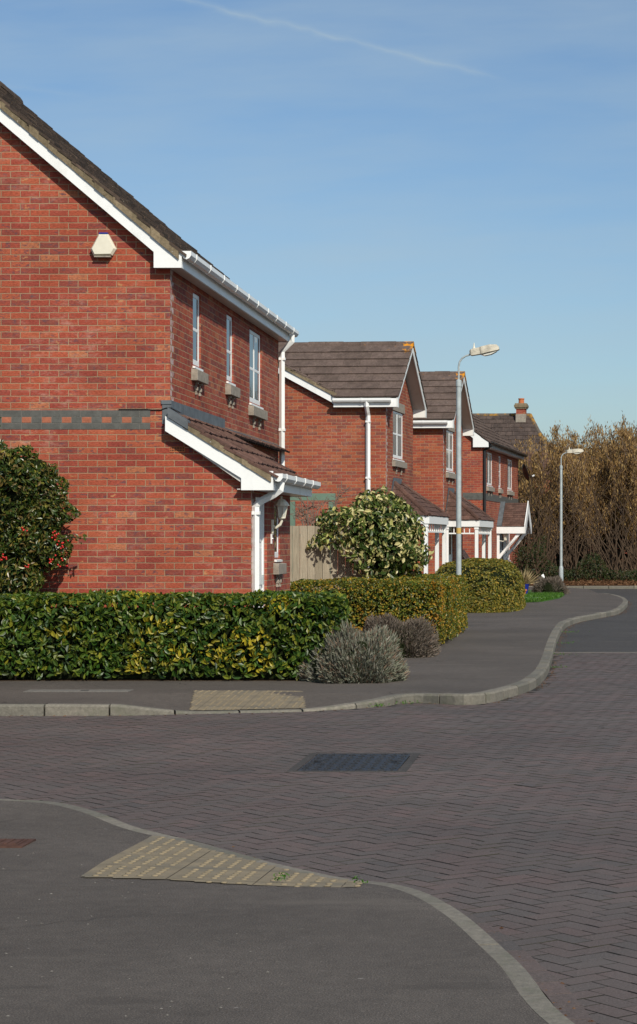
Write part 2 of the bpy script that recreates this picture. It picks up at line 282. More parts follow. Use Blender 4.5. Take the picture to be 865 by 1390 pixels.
# ---------------------------------------------------------------- object helpers
def tag(o, label=None, cat=None, group=None, kind=None):
    if label: o['label'] = label
    if cat: o['category'] = cat
    if group: o['group'] = group
    if kind: o['kind'] = kind
    return o
def empty(name, loc=(0,0,0), rz=0, label=None, cat=None, group=None):
    o = bpy.data.objects.new(name, None); COL.objects.link(o); o.location = loc; o.rotation_euler = (0,0,rz); o.empty_display_size = .2
    return tag(o, label, cat, group)
class MB:
    def __init__(s): s.v = []; s.f = []; s.m = []; s.cur = 0
    def add(s, vs, fs):
        b = len(s.v); s.v += [tuple(p) for p in vs]
        for f in fs: s.f.append(tuple(b+i for i in f)); s.m.append(s.cur)
        return s
    def box(s, x0,x1,y0,y1,z0,z1):
        return s.add([(x0,y0,z0),(x1,y0,z0),(x1,y1,z0),(x0,y1,z0),(x0,y0,z1),(x1,y0,z1),(x1,y1,z1),(x0,y1,z1)],
                     [(0,3,2,1),(4,5,6,7),(0,1,5,4),(1,2,6,5),(2,3,7,6),(3,0,4,7)])
    def hexa(s, low, up):   # four low points, four upper points
        return s.add(list(low)+list(up), [(0,3,2,1),(4,5,6,7),(0,1,5,4),(1,2,6,5),(2,3,7,6),(3,0,4,7)])
    def prism(s, poly, axis, a0, a1):   # 2-D polygon extruded along an axis; poly in the two other axes in order
        def P(p, a):
            return {'x': (a,p[0],p[1]), 'y': (p[0],a,p[1]), 'z': (p[0],p[1],a)}[axis]
        n = len(poly); vs = [P(p,a0) for p in poly]+[P(p,a1) for p in poly]
        fs = [tuple(range(n))[::-1], tuple(range(n,2*n))]+[(i,(i+1)%n,n+(i+1)%n,n+i) for i in range(n)]
        return s.add(vs, fs)
    def tube(s, pts, rad, n=6, cap=True):
        pts = [Vector(p) for p in pts]
        if isinstance(rad, (int,float)): rad = [rad]*len(pts)
        ref = Vector((0,0,1)); vs = []; fs = []
        for i, p in enumerate(pts):
            d = (pts[min(i+1,len(pts)-1)]-pts[max(i-1,0)]).normalized()
            if abs(d.dot(ref)) > .98: ref2 = Vector((1,0,0))
            else: ref2 = ref
            a = d.cross(ref2).normalized(); b = d.cross(a).normalized()
            if i == 0: pa = a
            elif pa.dot(a) < 0 or abs(pa.dot(a)) < .7:
                a = (pa - d*pa.dot(d)).normalized(); b = d.cross(a).normalized()
            pa = a
            for k in range(n):
                t = 2*math.pi*k/n; vs.append(p+(a*math.cos(t)+b*math.sin(t))*rad[i])
        for i in range(len(pts)-1):
            for k in range(n): fs.append((i*n+k, i*n+(k+1)%n, (i+1)*n+(k+1)%n, (i+1)*n+k))
        if cap: fs += [tuple(range(n))[::-1], tuple(range((len(pts)-1)*n, len(pts)*n))]
        return s.add(vs, fs)
    def lathe(s, prof, c=(0,0,0), n=16):
        vs = []; fs = []
        for r, z in prof:
            for k in range(n):
                t = 2*math.pi*k/n; vs.append((c[0]+r*math.cos(t), c[1]+r*math.sin(t), c[2]+z))
        for i in range(len(prof)-1):
            for k in range(n): fs.append((i*n+k, i*n+(k+1)%n, (i+1)*n+(k+1)%n, (i+1)*n+k))
        fs += [tuple(range(n))[::-1], tuple(range((len(prof)-1)*n, len(prof)*n))]
        return s.add(vs, fs)
    def build(s, name, mats, parent=None, smooth=False, bevel=0, loc=None):
        me = bpy.data.meshes.new(name); me.from_pydata(s.v, [], s.f)
        if not isinstance(mats, (list, tuple)): mats = [mats]
        for m in mats: me.materials.append(m)
        if len(mats) > 1: me.polygons.foreach_set('material_index', s.m)
        if smooth: me.polygons.foreach_set('use_smooth', [True]*len(s.f))
        me.update()
        bm = bmesh.new(); bm.from_mesh(me); bmesh.ops.recalc_face_normals(bm, faces=bm.faces); bm.to_mesh(me); bm.free()
        o = bpy.data.objects.new(name, me); COL.objects.link(o)
        if parent: o.parent = parent
        if loc: o.location = loc
        if bevel:
            b = o.modifiers.new('bevel', 'BEVEL'); b.width = bevel; b.segments = 2; b.limit_method = 'ANGLE'
        return o
def npmesh(name, V, Fc, mat, parent=None, loc=None):
    """fast mesh from arrays, all faces of the same size"""
    me = bpy.data.meshes.new(name); k = Fc.shape[1]
    me.vertices.add(len(V)); me.vertices.foreach_set('co', np.ascontiguousarray(V, dtype=np.float32).ravel())
    me.loops.add(Fc.size); me.loops.foreach_set('vertex_index', Fc.astype(np.int32).ravel())
    me.polygons.add(len(Fc)); me.polygons.foreach_set('loop_start', np.arange(0, Fc.size, k, dtype=np.int32)); me.polygons.foreach_set('loop_total', np.full(len(Fc), k, dtype=np.int32))
    me.update(calc_edges=True); me.validate(); me.shade_flat()
    for m in (mat if isinstance(mat, list) else [mat]): me.materials.append(m)
    o = bpy.data.objects.new(name, me); COL.objects.link(o)
    if parent: o.parent = parent
    if loc: o.location = loc
    return o
def leaves(P, N, size, width=.42, tilt=.6, up=.25, fold=.25, jitter=.3):
    """P points, N outward directions -> six-vertex folded leaves"""
    n = len(P)
    nn = N + rng.normal(0, tilt, (n,3)); nn /= np.linalg.norm(nn, axis=1, keepdims=True)
    d = rng.normal(0, 1, (n,3)); d[:,2] += up*2; d -= nn*np.sum(d*nn, axis=1, keepdims=True); d /= np.linalg.norm(d, axis=1, keepdims=True)+1e-9
    r = np.cross(d, nn)
    L = (size*(1+rng.uniform(-jitter, jitter, n)))[:,None]; W = L*width*.5
    b = P - d*L*.5; t = P + d*L*.5 - nn*L*.12; f = nn*W*fold*2
    V = np.stack([b, P-d*L*.18+r*W+f*.8, P+d*L*.2+r*W*.85+f*.5, t, P+d*L*.2-r*W*.85+f*.5, P-d*L*.18-r*W+f*.8], axis=1).reshape(-1,3)
    i = np.arange(n)[:,None]*6
    Fc = np.concatenate([i+np.array([[0,1,2,3]]), i+np.array([[0,3,4,5]])], axis=0)
    return V, Fc
def spikes(P, D, length, width):
    n = len(P); D = D/np.linalg.norm(D, axis=1, keepdims=True)
    r = np.cross(D, rng.normal(0,1,(n,3))); r /= np.linalg.norm(r, axis=1, keepdims=True)+1e-9
    L = length*(1+rng.uniform(-.35,.35,n))[:,None]; W = width*(1+rng.uniform(-.3,.3,n))[:,None]
    V = np.stack([P-r*W*.35, P+r*W*.35, P+D*L*.6+r*W*.5, P+D*L-0*r, P+D*L*.6-r*W*.5], axis=1).reshape(-1,3)
    i = np.arange(n)[:,None]*5
    return V, i+np.array([[0,1,2,3,4]])
def at(px, py, Y): return Vector(((px-PX)*Y/F, Y, H-(py-HY)*Y/F))
# ================================================================ ground
def struct(o): o['kind'] = 'structure'; return o
def stuff(o, label, cat): return tag(o, label, cat, kind='stuff')
RZ = -0.10                                     # road level, the footway is at 0
mb = MB(); mb.add([(-600,-200,-.16),(600,-200,-.16),(600,1500,-.16),(-600,1500,-.16)], [(0,1,2,3)])
struct(mb.build('ground', M['ground']))

# kerb lines (outer top edge, road side): x, y, top height, ramp width behind, stone style
def from_px(px, py, z=0.0):
    Y = (H-z)*F/(py-HY); return ((px-PX)*Y/F, Y)
far_kerb = [(-26,19.15,0),(-8,19.15,0),(-4.42,19.2,0),(-3.75,19.35,-.075),(-3.0,19.55,-.082),(-2.5,19.75,-.08),(-1.95,20.3,-.03),(-1.70,20.75,-.01)]
for px, py in [(640,943),(690,934),(722,924),(740,910),(748,893),(752,878),(757,862),(768,845),(786,838),(812,833),(838,828),(850,820),(852,814),(843,809),(822,805)]:
    x, y = from_px(px, py); far_kerb.append((x, y, 0))
near_kerb = []
for px, py, z in [(0,1083,-.0),(80,1088,-.005),(135,1101,-.015),(190,1122,-.03),(260,1139,-.04),(360,1166,-.04),(470,1190,-.035),(540,1198,-.015),(590,1213,-.005),(640,1243,0),(690,1286,0),(716,1310,0)]:
    x, y = from_px(px, py, z); near_kerb.append((x, y, z))
near_kerb = [(-14,12.9,0),(-7,12.75,0),(-4.6,12.5,0)] + near_kerb + [(-.05,6.6,0),(.35,5.4,0),(.9,4.0,0),(1.7,2.4,0),(3.0,.6,0),(4.4,-2,0)]
def smooth_line(P, n=3):
    P = [np.array(p, float) for p in P]; out = []
    for i in range(len(P)-1):
        p0 = P[max(i-1,0)]; p1 = P[i]; p2 = P[i+1]; p3 = P[min(i+2,len(P)-1)]
        # limit overshoot at long segments
        l = np.linalg.norm((p2-p1)[:2]); m1 = (p2-p0)/max(np.linalg.norm((p2-p0)[:2]),1e-6)*l*.9; m2 = (p3-p1)/max(np.linalg.norm((p3-p1)[:2]),1e-6)*l*.9
        for k in range(n):
            t = k/n; h = [2*t**3-3*t**2+1, t**3-2*t**2+t, -2*t**3+3*t**2, t**3-t**2]
            out.append(h[0]*p1+h[1]*m1+h[2]*p2+h[3]*m2)
    out.append(P[-1]); return np.array(out)
def resample(L, step):
    d = np.concatenate([[0], np.cumsum(np.linalg.norm(np.diff(L[:,:2], axis=0), axis=1))]); n = max(int(d[-1]/step), 1)
    s_ = np.linspace(0, d[-1], n+1); return np.stack([np.interp(s_, d, L[:,i]) for i in range(3)], axis=1)
def offset(L, w):
    T = np.gradient(L[:,:2], axis=0); T /= np.linalg.norm(T, axis=1, keepdims=True)
    N = np.stack([-T[:,1], T[:,0]], axis=1); Q = L.copy(); Q[:,:2] += N*w; return Q
FK = resample(smooth_line(far_kerb, 5), .1); NK = resample(smooth_line(near_kerb, 5), .1)
def kerb(name, L, side, w=.125, stone=.56, fine=False):
    """stones following the line L; side=+1 keeps the footway on the left of the line"""
    mb = MB(); A = L; B = offset(L, side*w); n = len(L)-1; k = max(int(round(stone/.1)), 1); i = 0
    while i < n:
        j = min(i+k, n); dz = random.uniform(-.006,.006)
        for q in range(i, j):
            t0 = 0.0 if q > i else .09; t1 = 1.0 if q < j-1 else .91
            a0 = A[q]*(1-t0)+A[q+1]*t0; a1 = A[q]*(1-t1)+A[q+1]*t1; b0 = B[q]*(1-t0)+B[q+1]*t0; b1 = B[q]*(1-t1)+B[q+1]*t1
            r = .018
            ca0 = a0*(1-r/w)+b0*(r/w); ca1 = a1*(1-r/w)+b1*(r/w)
            vs = [(a0[0],a0[1],-.15),(a0[0],a0[1],a0[2]-r+dz),(ca0[0],ca0[1],a0[2]+dz+.002),(b0[0],b0[1],b0[2]+dz+.002),(b0[0],b0[1],-.15),
                  (a1[0],a1[1],-.15),(a1[0],a1[1],a1[2]-r+dz),(ca1[0],ca1[1],a1[2]+dz+.002),(b1[0],b1[1],b1[2]+dz+.002),(b1[0],b1[1],-.15)]
            fs = [(k_,k_+1,k_+6,k_+5) for k_ in range(4)]
            if q == i: fs.append((4,3,2,1,0))
            if q == j-1: fs.append((5,6,7,8,9))
            mb.add(vs, fs)
        i = j
    # weld the inner edges of one stone so that each stone is one island
    me_o = mb.build(name, M['kerb']); bm = bmesh.new(); bm.from_mesh(me_o.data); bmesh.ops.remove_doubles(bm, verts=bm.verts, dist=.0008); bm.to_mesh(me_o.data); bm.free()
    return struct(me_o)
kerb('kerb', FK, +1)
kerb('kerb', NK, -1, w=.095, stone=.9)

def sstep(x, a, b):
    t = min(max((x-a)/(b-a),0),1); return t*t*(3-2*t)
def footway(L, side, w, ramp, closing, mat='pave'):
    inner0 = offset(L, side*w); n = len(L)
    mb = MB(); I1 = []
    for i in range(n):
        rw = ramp(L[i]); I1.append(offset(L, side*(w+rw))[i])
    I1 = np.array(I1)
    vs = [(p[0],p[1],p[2]-.001) for p in inner0] + [(p[0],p[1],0) for p in I1]
    mb.add(vs, [(i, i+1, n+i+1, n+i) for i in range(n-1)])
    ring = [(p[0],p[1],0) for p in I1] + closing
    from mathutils.geometry import tessellate_polygon
    mb.add(ring, [tuple(t) for t in tessellate_polygon([[Vector(p) for p in ring]])])
    o = mb.build('pavement', M[mat])
    return struct(o)
footway(FK, +1, .125, lambda p: .12+1.13*(sstep(p[0],-5.2,-4.3)*(1-sstep(p[0],-2.5,-1.6)) ), [(.2,68.5,0),(-.6,70.5,0),(-2.2,72.4,0),(-30,72.4,0),(-40,60,0),(-40,19.5,0)])
footway(NK, -1, .095, lambda p: .1+.6*sstep(p[0],-3.6,-2.6)*(1-sstep(p[0],-1.2,-.5)), [(4.2,-4,0),(-14,-4,0)])

# block paving, laid as single blocks in a 45 degree herringbone, then the border course along the near kerb
def inside_road(P):
    def side_of(L, P, keep):
        d = ((P[:,None,:]-L[None,::2,:2])**2).sum(2); k = d.argmin(1)*2; k = np.clip(k, 1, len(L)-2)
        T = L[k+1,:2]-L[k-1,:2]; W_ = P-L[k,:2]; cr = T[:,0]*W_[:,1]-T[:,1]*W_[:,0]
        return cr*keep < 0, np.sqrt(d.min(1))
    a, da = side_of(FK, P, +1); b, db = side_of(NK, P, -1)
    return a & (da > .03) & b & (db > .06)
bl, bw = .2, .1; cs, sn = math.cos(R(39)), math.sin(R(39)); cen = []
for i in range(-240, 240):
    for j in range(-240, 240):
        k = (i-j) % 4                        # herringbone: which of the four cell kinds this is
        if k == 0: cen.append((i*bw+bl/2, j*bw+bw/2, bl, bw))
        elif k == 3: cen.append((i*bw+bw/2, j*bw+bl/2, bw, bl))
cen = np.array(cen)
X = cen[:,0]*cs - cen[:,1]*sn; Y = cen[:,0]*sn + cen[:,1]*cs
Y = Y + 16
ok = (X > -9) & (X < 6.5) & (Y > 2.5) & (Y < 30.3)
cen, X, Y = cen[ok], X[ok], Y[ok]
ok = np.concatenate([inside_road(np.stack([X[i:i+4000], Y[i:i+4000]], 1)) for i in range(0, len(X), 4000)])
ok &= ~((X > -2.0) & (X < -1.30) & (Y > 14.52) & (Y < 15.64))          # the iron cover
cen, X, Y = cen[ok], X[ok], Y[ok]; n = len(X)
g = .0031; hw = cen[:,2]/2-g; hh = cen[:,3]/2-g; dz = rng.normal(0, .0007, n); tx = rng.normal(0,.004,n); ty = rng.normal(0,.004,n)
cor = []
for (sx, sy) in ((-1,-1),(1,-1),(1,1),(-1,1)):
    for inset, zz in ((.0003, 0.0), (0, -.004), (0, -.03)):
        lx = sx*(hw-inset); ly = sy*(hh-inset)
        cor.append(np.stack([X+lx*cs-ly*sn, Y+lx*sn+ly*cs, RZ+zz+dz+(lx*tx+ly*ty)], 1))
V = np.stack(cor, 1).reshape(-1, 3); b = np.arange(n)[:,None]*12
fs = [np.array([[0,3,6,9]])]
for a_, c_ in ((0,3),(3,6),(6,9),(9,0)):
    fs += [np.array([[a_, a_+1, c_+1, c_]]), np.array([[a_+1, a_+2, c_+2, c_+1]])]
Fc = np.concatenate([b+f for f in fs], 0)
bp = struct(npmesh('block_paving', V, Fc, [M['paver'], M['sand']]))
mi = np.ones(len(Fc), dtype=np.int32); mi[:n] = 0; bp.data.polygons.foreach_set('material_index', mi)     # the joints are packed with dirt
# border course
mb = MB()
BL = resample(offset(NK, +.05+.055), .2)
for i in range(len(BL)-1):
    p, q = BL[i][:2], BL[i+1][:2]; t = (q-p)/np.linalg.norm(q-p); nrm = np.array([-t[1], t[0]])
    a = p+t*.003; c_ = q-t*.003
    mb.hexa([(*(a-nrm*.047),RZ-.03),(*(c_-nrm*.047),RZ-.03),(*(c_+nrm*.047),RZ-.03),(*(a+nrm*.047),RZ-.03)],
            [(*(a-nrm*.047),RZ+.004),(*(c_-nrm*.047),RZ+.004),(*(c_+nrm*.047),RZ+.004),(*(a+nrm*.047),RZ+.004)])
struct(mb.build('paving_border', M['paver']))
mb = MB(); mb.add([(-30,-8,RZ-.003),(30,-8,RZ-.003),(30,30.4,RZ-.003),(-30,30.4,RZ-.003)], [(0,1,2,3)]); struct(mb.build('paving_bed', M['sand']))
mb = MB(); mb.box(-9,9,30.3,30.42,RZ-.05,RZ+.001); struct(mb.build('paving_edge', M['kerb']))
mb = MB(); mb.add([(-30,30.42,RZ-.004),(30,30.42,RZ-.004),(30,74.2,RZ-.004),(-30,74.2,RZ-.004)], [(0,1,2,3)]); struct(mb.build('road', M['road']))
# far kerb and verge
ln = resample(np.array([(-2.6,72.6,0),(-1,73.0,0),(3,73.3,0),(12,73.6,0),(30,74,0)], float), .1)
kerb('kerb', ln, +1, stone=.9)
mb = MB(); xs = [-12,-6,-2.6,0,3,8,14,30]
rows = [(73.18,.0),(74.6,.01),(76.5,.06),(79,.20),(84,.4),(140,1.0)]
vs = [(x, y+(0.02*x if y < 74 else 0)+.1, z) for (y, z) in rows for x in xs]; k = len(xs)
mb.add(vs, [(r*k+i, r*k+i+1, (r+1)*k+i+1, (r+1)*k+i) for r in range(len(rows)-1) for i in range(k-1)])
struct(mb.build('verge', M['litter']))

# soil beds below the hedges
mb = MB()
for (x0,x1,y0,y1) in ((-14,-2.65,22.52,24.2),(-4.3,-2.08,30.02,35.8),(-3.2,-1.55,45.2,51)): mb.box(x0,x1,y0,y1,-.05,.006)
struct(mb.build('soil', M['soil']))

# tactile paving: slabs with blisters
def tactile(name, x0, y1, cols, rows, poly_test, zf, label, pitch, r):
    root = empty(name, (x0, y1, 0), 0, label, 'tactile paving')
    mb = MB(); dm = MB()
    for i in range(cols):
        for j in range(rows):
            cx, cy = x0+i*.4, y1-j*.4
            # slab subdivided so that it follows the ramp and can be cut along the kerb
            for a in range(18):
                for b_ in range(18):
                    xa, ya = cx+.002+a*.022, cy-.002-(b_+1)*.022; xc, yc = xa+.022, ya+.022
                    if poly_test((xa+xc)/2, (ya+yc)/2):
                        mb.add([(xa-x0,ya-y1,zf(xa,ya)),(xc-x0,ya-y1,zf(xc,ya)),(xc-x0,yc-y1,zf(xc,yc)),(xa-x0,yc-y1,zf(xa,yc))], [(0,1,2,3)])
            m = int(.4/pitch); off = (.4-(m-1)*pitch)/2
            for a in range(m):
                for b_ in range(m):
                    x, y = cx+off+a*pitch, cy-off-b_*pitch
                    if poly_test(x, y): dm.lathe([(r,0),(r*.86,.0035),(r*.5,.0055)], (x-x0,y-y1,zf(x,y)), 8)
    o = mb.build('slab', M['tactile'], root); bm = bmesh.new(); bm.from_mesh(o.data); bmesh.ops.remove_doubles(bm, verts=bm.verts, dist=.0005); bm.to_mesh(o.data); bm.free()
    dm.build('blister', M['dome'], root, smooth=True)['kind'] = 'stuff'; return root
def kerb_side(L, keep, x, y, dmin):
    d = (L[:,0]-x)**2+(L[:,1]-y)**2; k = int(np.clip(d.argmin(),1,len(L)-2)); T = L[k+1]-L[k-1]; cr = T[0]*(y-L[k,1])-T[1]*(x-L[k,0])
    return cr*keep > 0 and math.sqrt(d.min()) > dmin, math.sqrt(d.min()), L[k,2]
def z_near(x, y):
    _, d, kz = kerb_side(NK, -1, x, y, 0); t = min(max((d-.095)/.7,0),1); return kz*(1-t)+.005
def z_far(x, y):
    _, d, kz = kerb_side(FK, +1, x, y, 0); t = min(max((d-.125)/1.25,0),1); return kz*(1-t)+.006
tactile('tactile_paving', -2.255, 10.79+.03, 4, 5, lambda x, y: kerb_side(NK, -1, x, y, .10)[0] and y > 9.25-.18*(x+2.2) and x < -.98, z_near,
        'large wedge of worn buff blister paving at the near dropped kerb', .0667, .0165)
tactile('tactile_paving', -4.05, 21.0, 4, 4, lambda x, y: kerb_side(FK, +1, x, y, .13)[0] and -3.72 < x+.16*(y-19.6) < -2.62, z_far,
        'three column strip of buff blister paving at the far dropped kerb by the hedge', .0667, .0165)

# iron covers
root = empty('manhole_cover', (-1.65,15.08,RZ), 0, 'blue grey iron cover set in the block paved road', 'manhole cover')
mb = MB()
for q in ((-.42,.42,-.63,-.58),(-.42,.42,.58,.63),(-.42,-.36,-.578,.578),(.36,.42,-.578,.578)): mb.box(*q,-.03,.004)
mb.build('frame', M['road'], root)
mb = MB(); mb.box(-.35,.35,-.57,.57,-.03,.004)
for i in range(9):
    for j in range(14):
        cx = -.31+i*.0775; cy = -.53+j*.0815
        if (i+j) % 2: mb.box(cx-.025,cx+.025,cy-.008,cy+.008,.004,.010)
        else: mb.box(cx-.008,cx+.008,cy-.025,cy+.025,.004,.010)
mb.build('lid', M['iron'], root)
for x in (-.28,.28): mb = MB(); mb.box(x-.03,x+.03,-.02,.02,.010,.013); mb.build('keyhole', M['dark'], root)
root = empty('stopcock_cover', (-2.93,10.3,0), 0, 'small rusty iron cover at the left edge of the near footway', 'utility cover')
mb = MB(); mb.box(-.17,.17,-.13,.13,-.02,.008); mb.build('frame', M['rust'], root)
mb = MB(); mb.box(-.14,.14,-.10,.10,.008,.012)
for i in range(6): mb.box(-.12+i*.045,-.10+i*.045,-.08,.08,.012,.016)
mb.build('lid', M['rust'], root)
root = empty('service_cover', (-5.12,21.0,0), 0, 'long pale concrete trench cover in the footway before the hedge', 'service cover')
mb = MB(); mb.box(-.53,.53,-.14,.14,-.03,.006); mb.build('slab', M['concrete'], root)
mb = MB(); mb.box(.02,.10,-.02,.02,.006,.010); mb.build('lifting_slot', M['dark'], root)

# ================================================================ house kit (each part in the frame of its house: +y along the street front, +x outwards)
def wall_face_x(mb, x, y0, y1, z0, z1, holes, depth=.10, sgn=1):
    """brick face at x between y0..y1 with rectangular holes (ya,yb,za,zb) and their reveals"""
    ys = sorted({y0,y1,*[h[0] for h in holes],*[h[1] for h in holes]}); zs = sorted({z0,z1,*[h[2] for h in holes],*[h[3] for h in holes]})
    for a, b_ in zip(ys, ys[1:]):
        for c_, d in zip(zs, zs[1:]):
            if any(h[0] <= a and b_ <= h[1] and h[2] <= c_ and d <= h[3] for h in holes): continue
            mb.add([(x,a,c_),(x,b_,c_),(x,b_,d),(x,a,d)], [(0,1,2,3)])
    for ya, yb, za, zb in holes:
        i = x-depth*sgn
        mb.add([(x,ya,za),(x,ya,zb),(i,ya,zb),(i,ya,za)], [(0,1,2,3)]); mb.add([(x,yb,za),(x,yb,zb),(i,yb,zb),(i,yb,za)], [(0,1,2,3)])
        mb.add([(x,ya,zb),(x,yb,zb),(i,yb,zb),(i,ya,zb)], [(0,1,2,3)]); mb.add([(x,ya,za),(x,yb,za),(i,yb,za),(i,ya,za)], [(0,1,2,3)])
def window(parent, x, y0, y1, z0, z1, lights=1, transom=.48, sill=True, glass='glass', lintel=False, hang=.08, fr=.055):
    mb = MB(); a = x-.075; b_ = x-.02
    mb.box(a,b_,y0,y0+fr,z0,z1); mb.box(a,b_,y1-fr,y1,z0,z1); mb.box(a,b_,y0+fr,y1-fr,z0,z0+fr+.02); mb.box(a,b_,y0+fr,y1-fr,z1-fr,z1)
    wd = (y1-y0)/lights
    for i in range(1, lights): mb.box(a,b_,y0+i*wd-.04,y0+i*wd+.04,z0+fr+.02,z1-fr)
    if transom:
        zt = z0+(z1-z0)*transom
        for i in range(lights):
            l = y0+i*wd+(fr if i == 0 else .04); r = y0+(i+1)*wd-(fr if i == lights-1 else .04)
            mb.box(a+.006,b_-.002,l,r,zt-.022,zt+.022)
    o = mb.build('window', M['white'], parent, bevel=.006)
    m2 = MB(); m2.add([(x-.027,y0+.02,z0+.02),(x-.027,y1-.02,z0+.02),(x-.027,y1-.02,z1-.02),(x-.027,y0+.02,z1-.02)], [(0,1,2,3)]); m2.build('pane', M[glass], o)
    m3 = MB(); m3.add([(x-.45,y0-.3,z0-.3),(x-.45,y1+.3,z0-.3),(x-.45,y1+.3,z1+.3),(x-.45,y0-.3,z1+.3)], [(0,1,2,3)])
    if sill:
        m4 = MB(); m4.prism([(x-.08,z0-.035),(x+.03,z0-.05),(x+.03,z0-.025),(x-.08,z0-.002)], 'y', y0-.02, y1+.02); m4.build('sill', M['white'], o)
        m5 = MB(); zt = z0-.052
        m5.prism([(x-.08,zt-.155),(x+hang,zt-.155),(x+hang,zt-.02),(x-.08,zt)], 'y', y0-.11, y1+.11); m5.build('stone_sill', M['stone'], o, bevel=.006)
        yc = (y0+y1)/2; gap = max((y1-y0)*.24, .10)
        for sy in (-1, 1):
            m6 = MB(); c0 = yc+sy*gap; zc = zt-.157
            for (w_, p, h0, h1) in ((.022,.045,0,-.03),(.013,.025,-.03,-.065),(.023,.04,-.065,-.11),(.013,.025,-.11,-.135),(.018,.032,-.135,-.16)): m6.box(x,x+p,c0-w_,c0+w_,zc+h1,zc+h0)
            m6.build('corbel', M['stone'], o, bevel=.005)
    if lintel:
        m7 = MB(); m7.box(x-.08,x+.02,y0-.12,y1+.12,z1+.003,z1+.22); m7.build('lintel', M['stone'], o, bevel=.005)
    return o
def tiles(mb, O, a, s_, La, Ls, gauge=.30, tw=.33, th=.028, lo=None, hi=None, jit=.004, roll=True, nose=0):
    """courses of single tiles; O eave corner, a unit vector along the eave, s_ unit vector up the slope, lo/hi limits of a by distance up the slope"""
    O = Vector(O); a = Vector(a); s_ = Vector(s_); nrm = a.cross(s_).normalized()
    if nrm.z < 0: nrm = -nrm
    lo = lo or (lambda t: 0.0); hi = hi or (lambda t: La)
    n = int(math.ceil(Ls/gauge))
    for i in range(n):
        s0 = i*gauge; s1 = min((i+1)*gauge+.06, Ls)
        if s1-s0 < .03: continue
        off = tw*.5*(i % 2); k0 = int(math.floor((min(lo(s0),lo(s1))-off)/tw)); k1 = int(math.ceil((max(hi(s0),hi(s1))-off)/tw))
        for k in range(k0, k1):
            A0, A1 = k*tw+off+.002, (k+1)*tw+off-.002
            q = [(max(A0,lo(s0)),s0),(min(A1,hi(s0)),s0),(min(A1,hi(s1)),s1),(max(A0,lo(s1)),s1)]
            if q[1][0]-q[0][0] < .01 and q[2][0]-q[3][0] < .01: continue
            if q[1][0] < q[0][0]: m_ = (q[1][0]+q[0][0])/2; q[0] = (m_,s0); q[1] = (m_+.001,s0)
            if q[2][0] < q[3][0]: m_ = (q[2][0]+q[3][0])/2; q[3] = (m_,s1); q[2] = (m_+.001,s1)
            j = random.uniform(-jit, jit); js = random.uniform(-jit, jit)*1.5
            h0 = th*1.9+j; h1 = th*.9+j
            def P(aa, ss, h): return O+a*aa+s_*(ss+js)+nrm*h
            low = [P(q[0][0],q[0][1],h0-th),P(q[1][0],q[1][1],h0-th),P(q[2][0],q[2][1],h1-th),P(q[3][0],q[3][1],h1-th)]
            up = [P(q[0][0],q[0][1]+th*nose,h0),P(q[1][0],q[1][1]+th*nose,h0),P(q[2][0],q[2][1],h1),P(q[3][0],q[3][1],h1)]
            mb.hexa(low, up)
            if roll and (A1-A0) > .2 and A0 >= lo(s0) and A1 <= hi(s0) and A0 >= lo(s1) and A1 <= hi(s1):   # raised roll at one side of the tile
                c0 = A0+.03; c1 = A0+.10
                mb.hexa([P(c0,s0,h0-.001),P(c1,s0,h0-.001),P(c1,s1,h1-.001),P(c0,s1,h1-.001)],
                        [P(c0+.018,s0,h0+.014),P(c1-.018,s0,h0+.014),P(c1-.018,s1,h1+.014),P(c0+.018,s1,h1+.014)])
def ridge_tiles(mb, p, q, r=.12, L=.42, drop=.0):
    p = Vector(p); q = Vector(q); d = (q-p); n = max(int(round(d.length/L)), 1); d /= n
    side = d.cross(Vector((0,0,1))).normalized(); up = side.cross(d).normalized()
    for i in range(n):
        A = p+d*i+d*.006; B = p+d*(i+1)-d*.006; jz = up*random.uniform(-.006,.006); vs = []
        prof = [(-1,-.55),(-.9,-.1),(-.55,.38),(0,.55),(.55,.38),(.9,-.1),(1,-.55)]
        for P in (A, B):
            vs += [P+jz+side*(x*r)+up*(z*r) for x, z in prof]
        mb.add(vs, [(k,k+1,k+8,k+7) for k in range(6)]+[(0,1,2,3,4,5,6),(13,12,11,10,9,8,7)])
GUT = [(0,0),(0,-.05),(.025,-.085),(.055,-.095),(.085,-.085),(.11,-.05),(.11,0),(.102,0),(.102,-.047),(.08,-.077),(.055,-.086),(.03,-.077),(.008,-.047),(.008,0)]
def gutter(parent, x, z, y0, y1, mat='white', step=.9, name='gutter'):
    mb = MB(); mb.prism([(x+p,z+q) for p, q in GUT], 'y', y0, y1)
    cap = [(x+p,z+q) for p, q in GUT[:7]]; mb.prism(cap, 'y', y0-.004, y0+.004); mb.prism(cap, 'y', y1-.004, y1+.004)
    o = mb.build(name, M[mat], parent)
    y = y0+.35
    while y < y1-.1:
        m2 = MB(); c = [(x+.055+(p-.055)*1.12, z+.004+(q)*1.12) for p, q in GUT[:7]]; m2.prism(c+[(x+.11,z+.006),(x,z+.006)], 'y', y-.016, y+.016); m2.build('gutter_bracket', M[mat], o); y += step*random.uniform(.9,1.1)
    return o
